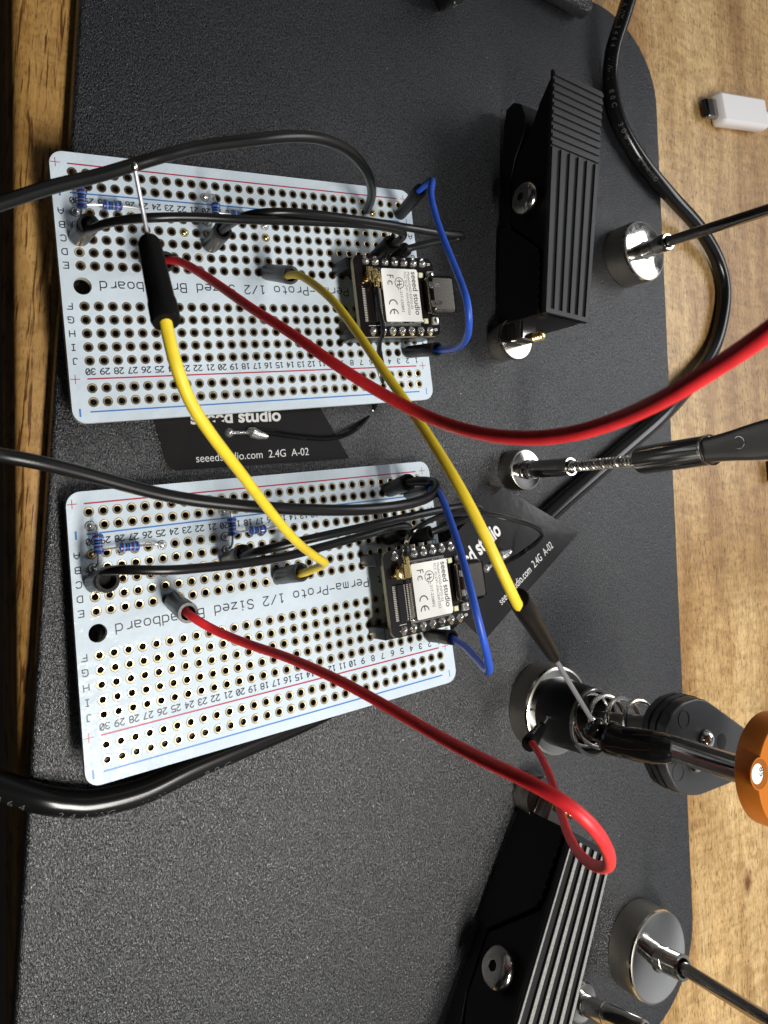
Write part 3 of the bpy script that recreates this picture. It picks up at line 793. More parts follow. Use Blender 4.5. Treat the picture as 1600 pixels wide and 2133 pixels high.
w.box(a + zz * .95 - yy * .6 + xx * .3, (2.3, 2.5, .9), GOLD2, (xx, yy, zz), bev=.3); w.box(a + zz * 1.0 - yy * 1.9 + xx * .3, (1.3, 2.2, 1.1), GOLD2, (xx, yy, zz), bev=.4)
w.box(a + zz * .95 + yy * .1 - xx * .9, (1.6, 3.0, .5), GOLD2, (xx, yy, zz), bev=.2)
w.build('coax_plug', an1)
w, a, xx, yy, zz = coax(an2, 2, [ML(2, 1.3, -.9, 1.9), ML(2, 1.6, 1.6, 2.6), dp(850, 1118, 148), dp(880, 1092, 148), dp(930, 1073, 152), dp(1000, 1069, 158), dp(1070, 1082, 168), dp(1120, 1100, 174), dp(1129, 1118, 176), dp(1105, 1140, 176), at(1075, 1160, 8.4), at(1050, 1174, 7.6), at(1040, 1180, 7.4)])
w.lathe(a, zz, [(0, 1.45), (1.0, 1.45), (1.15, 1.2)], GOLD2, 20)
w.box(a + zz * 1.0 + yy * .3 + xx * .6, (1.9, 3.2, .9), GOLD2, (xx, yy, zz), bev=.3); w.box(a + zz * 1.1 + yy * 2.4 + xx * .8, (1.3, 2.0, 1.1), GOLD2, (xx, yy, zz), bev=.4)
w.box(a + zz * .8 - xx * 1.0 - yy * .2, (1.7, 2.2, .5), GOLD2, (xx, yy, zz), bev=.2)
w.build('coax_plug', an2)

# ------------------------------------------------------------------ jumper wires and test leads
def sleeve(t, base, top, r, mt=SHRINK, deep=2.2, flare=1.06):
    base, top = Vector(base), Vector(top); d = top - base; Lh = d.length
    w = M()
    pr = [(0, r * .45), (.15, r * .75), (.6, r * .95), (1.6, r), (Lh * .6, r * 1.0), (Lh * .62, r * 1.03), (Lh - .25, r * flare), (Lh, r * flare * .97), (Lh, r * .74), (Lh - deep, r * .66), (Lh - deep, r * .1)]
    w.lathe(base, d, pr, mt, 22, mts=[mt] * 9 + [HOLE, HOLE], smooth=True)
    return w.build('sleeve', t)
def lead(name, label, cat, pts, r, mt, sleeves=(), group=None, n=12, radii=None):
    t = thing(name, label, cat, tuple(pts[0]), None, group)
    s = spline(pts, 8)
    w = M(); w.tube(s, r, mt, n); w.build('insulation', t)
    for sl in sleeves: sleeve(t, *sl)
    return t
g = 'thin test wires'
WR = .76
# red 1
top = B1(24.1, 3.9, 8)
lead('jumper_wire', 'red wire sweeping from the upper board out past the right edge', 'wire',
     [dp(326, 548, 131), dp(350, 541, 128), dp(385, 549, 125), dp(450, 590, 118), dp(525, 643, 109), dp(600, 690, 102), dp(700, 760, 94), dp(800, 822, 89), dp(900, 872, 84), dp(1000, 903, 78), dp(1100, 913, 73), dp(1200, 902, 68.5), dp(1300, 870, 64), dp(1400, 822, 59), dp(1500, 760, 55), dp(1600, 692, 51), dp(1720, 600, 48)],
     WR, RED, [(B1(25, 3.6, .2), dp(344, 545, 127.5), 1.75, SHRINK)], g)
# red 2
def probe(t, a, b, r0, r1, tip, rn):
    a, b, tip = Vector(a), Vector(b), Vector(tip); d = b - a; Lh = d.length
    w = M()
    w.lathe(a, d, [(0, r0 * .5), (.1, r0 * .93), (.5, r0), (Lh * .22, r0 * 1.0), (Lh * .27, r0 * .93), (Lh * .6, (r0 + r1) / 2 * .97), (Lh * .93, r1), (Lh * .985, r1 * .8), (Lh, r1 * .35)], SHRINK, 24)
    w.build('probe_sleeve', t)
    w = M(); e = tip - b
    w.tube([b - d.normalized() * 1, b + e * .04, b + e * .08, tip - e.normalized() * .6], [rn * .8, rn * .8, rn, rn], mat('needle_steel', (.34, .34, .37), .38, .6), 10)
    w.lathe(tip - e.normalized() * .7, e, [(0, rn), (.2, rn * 1.5), (.55, rn * 1.7), (.9, rn * 1.2), (1.05, rn * .3)], CHROME, 14)
    w.build('probe_needle', t)
t = lead('test_lead', 'red wire from the lower board looping over the clamp to a magnet', 'wire',
     [dp(386, 1273, 127), dp(405, 1288, 125), dp(450, 1314, 124), dp(520, 1343, 120), dp(600, 1370, 114), dp(700, 1414, 106), dp(800, 1468, 99), dp(900, 1526, 92), dp(1000, 1580, 85), dp(1100, 1628, 79), dp(1180, 1674, 76), dp(1235, 1722, 76), dp(1265, 1770, 80), dp(1268, 1802, 88), dp(1245, 1806, 97), dp(1212, 1785, 106), dp(1184, 1740, 117), dp(1165, 1680, 130), dp(1145, 1615, 143), dp(1125, 1573, 154), dp(1110, 1550, 162), dp(1106, 1544, 164)],
     WR, RED, [(B2(24.6, 4.1, .2), dp(392, 1277, 127), 1.75, SHRINKCLEAR)], g)
probe(t, dp(1101, 1552, 163), dp(1130, 1511, 172), 1.75, 1.15, dp(1142, 1493, 176), .22)
# yellow 1
t = lead('test_lead', 'yellow wire from the lower board ending in a black probe over the upper board', 'wire',
     [B2(15.4, 3.6, 5), dp(628, 1195, 141), dp(650, 1187, 138), dp(672, 1177, 135), dp(676, 1171, 131), dp(655, 1158, 124), dp(615, 1126, 115), dp(560, 1062, 104), dp(500, 983, 95), dp(442, 908, 89), dp(398, 840, 86), dp(368, 765, 84), dp(350, 695, 84), dp(344, 664, 84)],
     WR, YELLOW, [(B2(15.9, 3.7, .2), dp(628, 1192, 141.5), 1.75, SHRINKCLEAR)], g)
probe(t, dp(347, 673, 84), dp(309, 497, 90), 1.72, 1.42, dp(279, 343, 86), .27)
# yellow 2
t = lead('test_lead', 'yellow wire from the upper board to a black probe touching the spring arm', 'wire',
     [dp(598, 574, 142), dp(615, 572, 139), dp(640, 582, 136), dp(690, 622, 128), dp(735, 680, 121), dp(785, 752, 114), dp(840, 830, 108), dp(900, 920, 101), dp(955, 1010, 96), dp(1000, 1095, 94), (dp(1040, 1180, 94)), dp(1072, 1248, 96), dp(1080, 1262, 97)],
     WR, YELLOW, [(B1(15.3, 3.95, .2), dp(606, 573, 142), 1.75, SHRINKCLEAR)], g)
probe(t, dp(1079, 1246, 97), dp(1156, 1372, 118), 1.55, 1.05, dp(1233, 1500, 141), .45)
# blues
lead('jumper_wire', 'blue wire bowing past the right end of the upper board', 'wire',
     [dp(871, 398, 158), dp(886, 385, 156), dp(901, 375, 153), dp(897, 402, 150), dp(907, 448, 147), dp(922, 492, 144), dp(940, 537, 141), dp(958, 582, 138), dp(973, 627, 135), dp(977, 675, 136), dp(971, 707, 142), dp(950, 725, 151), dp(915, 728, 158), dp(902, 727, 160)],
     .70, BLUE, [(B1(1, -2, .2), dp(876, 396, 157), 1.4, SHRINK), (B1(2.0, 11, .2), dp(910, 727, 158), 1.45, SHRINK)], g)
lead('jumper_wire', 'blue wire arching over the connector of the lower module', 'wire',
     [dp(898, 1020, 150), dp(912, 1024, 147), dp(928, 1056, 143), dp(950, 1120, 137), dp(972, 1195, 131), dp(992, 1275, 128), dp(1010, 1345, 129), dp(1020, 1392, 133), dp(1013, 1397, 138), dp(995, 1375, 145), dp(970, 1348, 151), dp(945, 1331, 155), dp(934, 1328, 157)],
     .74, BLUE, [(B2(2.2, -1.6, .2), dp(903, 1018, 152), 1.4, SHRINK), (B2(2, 11, .2), dp(942, 1328, 155), 1.5, SHRINK)], g)
# black leads
gb = 'black silicone wires'
BR = .82
lead('jumper_wire', 'thick black wire from the left edge arching over the upper board to its rail', 'wire',
     [dp(-60, 442, 90), dp(0, 424, 92), dp(100, 391, 96), dp(200, 367, 100), dp(276, 344, 103), dp(340, 325, 105), dp(420, 305, 109), dp(520, 292, 113), dp(600, 284, 118), dp(665, 288, 124), dp(715, 306, 131), dp(747, 333, 138), dp(768, 366, 146), dp(775, 398, 155), dp(771, 422, 162), dp(764, 437, 167)],
     1.0, BLACKWIRE, (), gb)
lead('jumper_wire', 'black wire across the upper board starting at the sleeve near its left end', 'wire',
     [dp(184, 480, 127), dp(200, 473, 124), dp(230, 463, 121), dp(300, 454, 119), dp(400, 452, 122), dp(500, 457, 126), dp(600, 460, 132), dp(700, 464, 139), dp(780, 470, 145), dp(830, 480, 150), dp(841, 490, 153), dp(828, 503, 155), dp(812, 510, 157)],
     BR, BLACKWIRE, [(B1(30, 2, .2), B1(29.85, 1.95, 8.2), 1.85, SHRINKCLEAR), (B1(5.2, 3, .2), dp(815, 506, 156), 1.7, SHRINK)], gb)
lead('jumper_wire', 'black wire from mid upper board folding back under the blue wire', 'wire',
     [dp(460, 482, 139), dp(478, 468, 136), dp(505, 452, 132), dp(550, 443, 130), dp(620, 443, 132), dp(700, 452, 137), dp(780, 463, 143), dp(860, 476, 150), dp(930, 487, 158), dp(962, 490, 164), dp(958, 496, 168), dp(920, 502, 166), dp(880, 510, 163), dp(850, 518, 161), dp(842, 520, 160)],
     BR, BLACKWIRE, [(B1(20, 2, .2), dp(464, 480, 139), 1.75, SHRINKCLEAR), (B1(4.0, 3.2, .2), dp(846, 518, 161), 1.5, SHRINK)], gb)
lead('jumper_wire', 'thick black wire from the left edge sagging across the lower board', 'wire',
     [dp(-60, 935, 92), dp(0, 948, 95), dp(80, 963, 98), dp(170, 985, 102), dp(260, 1010, 106), dp(350, 1033, 110), dp(450, 1048, 114), dp(550, 1057, 118), dp(650, 1062, 123), dp(750, 1062, 129), dp(830, 1054, 136), dp(885, 1040, 143), dp(908, 1022, 148), dp(905, 1006, 152), dp(880, 1002, 154), dp(850, 1005, 156), dp(838, 1007, 157)],
     1.0, BLACKWIRE, [(B2(4.4, -2.2, .2), dp(851, 1004, 155.5), 1.75, SHRINK)], gb)
lead('jumper_wire', 'black wire across the lower board starting at the sleeve near its left end', 'wire',
     [dp(215, 1192, 122), dp(235, 1188, 119), dp(270, 1187, 117), dp(350, 1188, 119), dp(430, 1182, 123), dp(520, 1172, 128), dp(600, 1158, 133), dp(680, 1137, 138), dp(760, 1115, 144), dp(820, 1098, 150), dp(850, 1096, 153), dp(848, 1104, 155), dp(835, 1110, 157)],
     BR, BLACKWIRE, [(B2(30, 2, .2), B2(29.75, 1.8, 8.6), 2.0, SHRINKCLEAR), (B2(5.1, 2, .2), dp(839, 1106, 155), 1.7, SHRINK)], gb)
lead('jumper_wire', 'black wire from mid lower board running out towards the slanting antenna sticker', 'wire',
     [dp(496, 1162, 135), dp(520, 1154, 132), dp(560, 1143, 130), dp(640, 1124, 132), dp(720, 1106, 136), dp(800, 1088, 141), dp(880, 1070, 148), dp(950, 1057, 155), dp(990, 1055, 162), dp(1000, 1064, 168), dp(975, 1078, 168), dp(940, 1092, 166), dp(905, 1106, 163), dp(895, 1110, 162)],
     BR, BLACKWIRE, [(B2(20, 1.9, .2), dp(507, 1154, 134), 1.75, SHRINKCLEAR), (B2(3.6, 2.3, .2), dp(897, 1110, 162), 1.6, SHRINK)], gb)

# ------------------------------------------------------------------ thick cable with printed jacket
cp_ = [at(1330, -70, 9), at(1315, -20, 8), at(1297, 40, 6), at(1277, 105, 4), at(1272, 175, 2.4), at(1290, 255, 2.4), at(1336, 335, 2.4), at(1396, 408, 2.2), at(1453, 470, 0), at(1492, 535, -2.6), at(1508, 600, -3.6), at(1503, 665, -3.6), at(1482, 735, -3.2), at(1434, 805, -.8), at(1380, 865, 2.2), at(1305, 930, 2.4), at(1225, 1000, 2.4), at(1150, 1066, 2.4), at(1060, 1155, 2.4), at(900, 1325, 2.3), at(700, 1465, 2.3), at(530, 1543, 2.4), at(400, 1598, 2.4), at(300, 1647, 2.4), at(200, 1672, 2.4), at(140, 1672, 2.4), at(80, 1663, 2.2), at(0, 1636, .2), at(-40, 1620, -1.4), at(-100, 1590, -3.4)]
cable = thing('power_cable', 'thickest black cable, with faint printing, curving over the plate and under the lower board', 'cable', tuple(cp_[0]))
cs = spline(cp_, 10)
w = M(); w.tube(cs, 2.38, CABLEJ, 20); w.build('jacket', cable)
CPRINT = mat('cable_print', (0.085, 0.085, 0.085), 0.5)
def cable_text(txt, i0, side, size, rev=False, ang=35):
    # print letters one by one along the jacket, wrapped on its surface
    w = M(); s = float(i0); step = size * .95
    acc = 0
    idx = i0
    cum = [0.0]
    for a, b in zip(cs, cs[1:]): cum.append(cum[-1] + (b - a).length)
    start = cum[i0]
    def point(d):
        for k in range(len(cum) - 1):
            if cum[k + 1] >= d: 
                f = (d - cum[k]) / max(cum[k + 1] - cum[k], 1e-6); return cs[k].lerp(cs[k + 1], f), (cs[k + 1] - cs[k]).normalized()
        return cs[-1], (cs[-1] - cs[-2]).normalized()
    for k, ch in enumerate(txt):
        if ch == ' ': continue
        d = start + k * step * (-1 if rev else 1)
        q = text_mesh(ch, size, (0, 0, 0), Vector((1, 0, 0)), Vector((0, 1, 0)), CPRINT, None, None, world=False)
        for f in q.f:
            out = []
            for i in f:
                v = q.v[i]
                p, tg = point(d + v.x * (-1 if rev else 1))
                sd = tg.cross(Vector((0, 0, 1))).normalized(); up = sd.cross(tg).normalized()
                th = math.radians(ang) * side + (v.y - size * .35) / 2.38 * (-1 if rev else 1)
                out.append(p + (up * math.cos(th) - sd * math.sin(th)) * 2.40)
            w.poly(out, CPRINT)
    w.build('jacket_print', cable)
n_ = len(cs)
def near(px, py):
    best = None
    for i, p in enumerate(cs):
        q = W.transposed() @ (p - CAM); x, y = F * q.x / q.z + PX, F * q.y / q.z + PY
        dd = (x - px) ** 2 + (y - py) ** 2
        if best is None or dd < best[0]: best = (dd, i)
    return best[1]
cable_text('AWM 2464 VW-1 80C  300V  24AWG', near(1300, 15), -1, 2.1, False, 52)
cable_text('2464  24AWG  VW-1  80C', near(-10, 1615), 1, 2.1, True, 42)

# ------------------------------------------------------------------ magnetic feet and arms
def disc_foot(t, g, r, h, bev=.7):
    w = M()
    w.lathe(g, (0, 0, 1), [(0.0, r * .97), (.15, r), (h - bev, r), (h - bev * .3, r - bev * .35), (h, r - bev)], NICKEL, 48)
    o = w.build('magnet', t)
    w = M(); w.lathe(g + Vector((0, 0, h)), (0, 0, 1), [(0.005, r - bev), (.02, r - bev - .05)], CHROME, 48, cap0=False); w.build('pole_face', o)
    w = M(); w.lathe(g + Vector((0, 0, h - .02)), (0, 0, 1), [(-bev, r + .01), (-bev * .3, r - bev * .3), (0.015, r - bev)], CHROME, 48, cap0=False, cap1=False); w.build('rim', o)
def collar_rod(t, g, h, ctop, cr, rodr, rodend, groove=True):
    b = Vector((g.x, g.y, h)); d = Vector(ctop) - b; Lh = d.length
    w = M()
    pr = [(0, cr * 1.12), (.4, cr * 1.05), (.5, cr), (Lh * .35, cr), (Lh * .36, cr * .94), (Lh * .39, cr * .94), (Lh * .40, cr), (Lh - .3, cr), (Lh, cr * .92), (Lh, cr * .74), (Lh - 1.2, cr * .66)]
    w.lathe(b, d, pr, STEEL, 32, cap1=True, mts=[STEEL] * 9 + [CHROME, HOLE]); w.build('collar', t)
    w = M(); w.tube([Vector(ctop) - d.normalized() * 2, Vector(ctop), Vector(rodend)], rodr, DARKCHROME, 24); w.build('rod', t)
# foot near the desk side of the upper clamp
g1 = Vector((122.7, 32.8, 0))
t = thing('magnetic_stand', 'shiny round magnetic foot with a thin rod beside the upper ribbed clamp', 'magnetic stand', tuple(g1), None, 'magnetic feet with thin rods')
disc_foot(t, g1, 9.3, 7.7); collar_rod(t, g1, 7.7, dp(1393, 503, 211), 2.55, 1.55, dp(1740, 392, 168))
g4 = Vector((117.0, -162.4, 0))
t = thing('magnetic_stand', 'large round magnetic foot with a thin rod at the lower plate corner', 'magnetic stand', tuple(g4), None, 'magnetic feet with thin rods')
disc_foot(t, g4, 11.2, 7.4); collar_rod(t, g4, 7.4, dp(1424, 2017, 185), 3.0, 1.6, dp(1720, 2200, 152))
g5 = at(1185, 2068, 0)
t = thing('magnetic_stand', 'small magnetic foot with a steel tube, cut off by the lower picture edge', 'magnetic stand', tuple(g5), None, 'magnetic feet with thin rods')
disc_foot(t, g5, 4.6, 5.0); collar_rod(t, g5, 5.0, dp(1345, 2150, 168), 2.35, 1.3, dp(1500, 2240, 150))
# flexible arm
g2 = Vector((75.3, -34.9, 0))
t = thing('flexible_arm', 'flexible arm with a coiled steel neck and a pierced dark metal grip', 'flexible arm', tuple(g2))
disc_foot(t, g2, 5.4, 5.0, .5)
b = Vector((g2.x, g2.y, 5)); ctop = dp(1190, 972, 175.5); d = ctop - b; Lh = d.length
w = M(); w.lathe(b, d, [(0, 2.5), (.6, 2.6), (1.4, 2.15), (1.6, 2.5), (2.6, 2.5), (2.8, 2.25), (Lh - .4, 2.25), (Lh, 2.2), (Lh, 1.75), (Lh - .8, 1.7)], STEEL, 32, mts=[STEEL] * 8 + [CHROME, HOLE]); w.build('collar', t)
s0, s1 = dp(1186, 972, 176), dp(1340, 958, 158)
w = M(); dd = s1 - s0; x, y, z = frame_of(dd); turns = 22; pts = []
for i in range(turns * 14 + 1):
    a = i / 14 * 2 * math.pi; f = i / (turns * 14)
    mid = s0 + dd * f
    pts.append(mid + x * math.cos(a) * .98 + y * math.sin(a) * .98)
w.tube(pts, .40, SPRINGM, 8); w.tube([s0, s1], 1.0, DARKCHROME, 12); w.build('coiled_neck', t)
a, b = dp(1335, 959, 158.5), dp(1482, 937, 141.5); d = b - a; Lh = d.length
w = M(); w.lathe(a, d, [(0, 2.3), (.3, 2.95), (1, 3.05), (Lh - 1, 3.0), (Lh - .2, 2.95), (Lh, 2.6)], DARKCHROME, 36); w.build('barrel', t)
w = M(); w.lathe(b - d.normalized() * .8, d, [(0, 3.04), (.25, 3.14), (.7, 3.14), (.9, 3.04)], CHROME, 36, False, False); w.build('barrel_ring', t)
# grip: flattened forging that widens away from the barrel, pierced by a round hole
w = M(); e = dp(1640, 908, 127); gd = (e - b); gz = gd.normalized()
gx = CY - gz * CY.dot(gz); gx.normalize(); gy = gz.cross(gx); nseg = 14; prev = None; nn = 22
for i in range(nseg + 1):
    f = i / nseg; p = b + gd * f
    hw = 2.55 + .5 * (1 - math.cos(min(f * 1.1, 1) * math.pi)) * 1.15 + (0.5 if f > .8 else 0) * (f - .8)
    ht = 2.5 - 1.1 * min(f * 2, 1)
    base = w.add([p + gx * math.copysign(abs(math.cos(2 * math.pi * k / nn)) ** .6, math.cos(2 * math.pi * k / nn)) * hw + gy * math.copysign(abs(math.sin(2 * math.pi * k / nn)) ** .6, math.sin(2 * math.pi * k / nn)) * ht for k in range(nn)])
    if prev is not None:
        for k in range(nn): w.face((prev + k, prev + (k + 1) % nn, base + (k + 1) % nn, base + k), CAST, True)
    prev = base
w.face(range(prev, prev + nn), CAST); w.build('grip', t)
hc = dp(1537, 922, 134); nrm = (CAM - hc).normalized(); side_n = gy if gy.dot(nrm) > 0 else -gy
hb = b + gd * ((hc - b).dot(gz) / gd.length) ; hb = hb + gx * ((hc - hb).dot(gx)) + side_n * 1.42
w = M(); w.lathe(hb, side_n, [(-.2, 1.25), (.12, 1.22), (.14, 1.05), (-.1, 1.0)], CHROME, 24, mts=[CHROME, CHROME, CHROME, HOLE]); w.build('grip_hole', t)

# spring arm with wing and orange disc
g3 = Vector((83.2, -95.7, 0))
t = thing('spring_arm', 'magnetic arm with a black sleeve, open spring, black wing block and orange disc', 'magnetic arm', tuple(g3))
disc_foot(t, g3, 10.9, 6.6, .8)
ztop = height_over(g3, 1240)
w = M(); w.lathe(g3 + Vector((0, 0, 6.6)), (0, 0, 1), [(0, 8.3), (.3, 8.3), (ztop - 7.2, 7.7), (ztop - 6.6, 7.55), (ztop - 6.6, 7.0), (ztop - 14, 6.9)], PLASTIC, 48, mts=[PLASTIC] * 5 + [HOLE]); w.build('rubber_sleeve', t)
w = M(); w.lathe(g3 + Vector((0, 0, ztop - .9)), (0, 0, 1), [(0, 7.75), (.9, 7.8), (1.05, 7.6), (1.05, 7.1)], DARKCHROME, 48, False, False); w.build('sleeve_rim', t)
sa, sb = Vector((g3.x, g3.y, ztop - 3.5)), dp(1372, 1516, 153)
w = M(); dd = sb - sa; x, y, z = frame_of(dd); pts = []; turns = 4.6; N_ = 120
for i in range(N_ + 1):
    f = i / N_; a = f * turns * 2 * math.pi; rr = 6.2 - 1.4 * f
    pts.append(sa + dd * f + x * math.cos(a) * rr + y * math.sin(a) * rr)
w.tube(pts, .52, STEEL, 10); w.build('spring', t)
w = M(); w.tube([sa - dd * .3, sb], 2.2, CAST, 20); w.build('inner_rod', t)
# wing block
zw = 46.0
out_px = [(1388, 1515), (1399, 1488), (1422, 1464), (1452, 1454), (1474, 1459), (1549, 1514), (1598, 1552), (1592, 1596), (1524, 1632), (1458, 1658), (1434, 1658), (1410, 1647), (1392, 1610), (1384, 1580)]
P2 = [at(px, py, zw) for px, py in out_px]
cc = sum(P2, Vector()) / len(P2)
pl = [(p.x, p.y) for p in P2]
# subdivide and soften the outline
pl = [p for i in range(len(pl)) for p in (pl[i], ((pl[i][0] + pl[(i + 1) % len(pl)][0]) / 2, (pl[i][1] + pl[(i + 1) % len(pl)][1]) / 2))]
for _ in range(2):
    q = []
    for i in range(len(pl)):
        a, b = pl[i], pl[(i + 1) % len(pl)]
        q += [(a[0] * .75 + b[0] * .25, a[1] * .75 + b[1] * .25), (a[0] * .25 + b[0] * .75, a[1] * .25 + b[1] * .75)]
    pl = q
area2 = sum(pl[i][0] * pl[(i + 1) % len(pl)][1] - pl[(i + 1) % len(pl)][0] * pl[i][1] for i in range(len(pl)))
if area2 < 0: pl = pl[::-1]
wing = platelike('wing_block', t, pl, zw - 6.2, zw, .5, WINGPL, 3)
w = M()
for px, py in ((1425, 1498), (1413, 1609)):
    c = at(px, py, zw); rr, n = 2.1, 20
    w.lathe(c - Vector((0, 0, .1)), (0, 0, 1), [(0, 1.95), (.22, 1.85), (.22, 1.6), (.0, 1.55)], WINGPL, 24)
w.build('moulded_ring', wing)
w = M()
pts3 = [P2[0]]
for zz in (zw - 2.4, zw - 4.2):
    k = pl + [pl[0]]
    w.tube([Vector((p[0], p[1], zz)) + (Vector((p[0], p[1], 0)) - Vector((cc.x, cc.y, 0))).normalized() * .05 for p in k[::2] + [k[0]]], .18, GLOSSPL, 6, False)
w.build('seam_line', wing)
# glossy boot ending in a bead, held beside the spring
bt = [dp(1226, 1503, 142), dp(1240, 1518, 141), dp(1262, 1532, 140), dp(1290, 1544, 138), dp(1320, 1550, 136.5), dp(1355, 1555, 135), dp(1398, 1560, 133.5)]
w = M(); s_ = spline(bt, 8); R_ = []
for i in range(len(s_)):
    f = i / (len(s_) - 1)
    ctl = [(0, .4), (.03, 1.3), (.07, 1.9), (.13, 2.35), (.19, 2.3), (.25, 1.9), (.29, 2.3), (.35, 2.95), (.41, 3.15), (.47, 3.0), (.56, 2.8), (.7, 2.95), (.85, 2.95), (.95, 2.7), (1, 2.3)]
    for (a, ra), (b_, rb) in zip(ctl, ctl[1:]):
        if a <= f <= b_: R_.append(ra + (rb - ra) * (f - a) / (b_ - a)); break
w.tube(s_, R_, GLOSSPL, 28); w.build('rubber_boot', t)
r0 = at(1396, 1556, zw - .5); rdir = Vector((0.0, 0.0, 1.0))
w = M(); w.tube([r0, r0 + rdir * .3, r0 + rdir * 15.6], [2.2, 2.45, 2.45], DARKCHROME, 30); w.build('steel_rod', t)
w = M()
for px, py in ((1472, 1540), (1448, 1590)):
    c = at(px, py, zw + .4); w.lathe(c, (0, 0, 1), [(0, 1.9), (.6, 1.75), (1.1, 1.2), (1.3, .3)], CHROME, 20)
w.build('screw_head', wing)
w = M(); c = at(1503, 1545, zw); w.lathe(c, (0, 0, 1), [(.0, 1.7), (.06, 1.5), (.06, .1)], HOLE, 20); c = at(1400, 1562, zw); w.lathe(c, (0, 0, 1), [(.0, 2.8), (.06, 2.7), (.06, .1)], HOLE, 24); w.build('bore', wing)
# orange disc
zd = 66.0
dcen = at(1646, 1612, zd); Rd = (at(1650, 1732, zd) - at(1650, 1490, zd)).length / 2
w = M()
w.lathe(Vector((dcen.x, dcen.y, zd - 4.6)), (0, 0, 1), [(0, Rd - .3), (.25, Rd), (4.2, Rd), (4.5, Rd - .12), (4.6, Rd - .4)], ORANGE, 72)
disc = w.build('orange_disc', t)
hc = at(1582, 1612, zd)
w = M(); w.lathe(Vector((hc.x, hc.y, zd + .02)), (0, 0, 1), [(0, 2.75), (.06, 2.7), (.06, 2.55), (-.5, 2.3)], ORANGE, 30, cap1=False)
w.lathe(Vector((hc.x, hc.y, zd)), (0, 0, 1), [(.03, 2.56), (.05, .1)], mat('hole_shade', (.42, .13, .01), .4, .5), 30, cap0=False); w.build('countersunk_hole', disc)
w = M(); hl = at(1578, 1612, zd + .1)
w.lathe(Vector((hl.x, hl.y, zd + .09)), (0, 0, 1), [(0, 1.7), (.03, 1.65)], WHITELAB, 24); w.build('white_insert', disc)
q = text_mesh('85', 1.7, (hl.x + .6, hl.y + 1.0, zd + .16), Vector((0, -1, 0)), Vector((1, 0, 0)), LABELINK, 'lettering', disc)

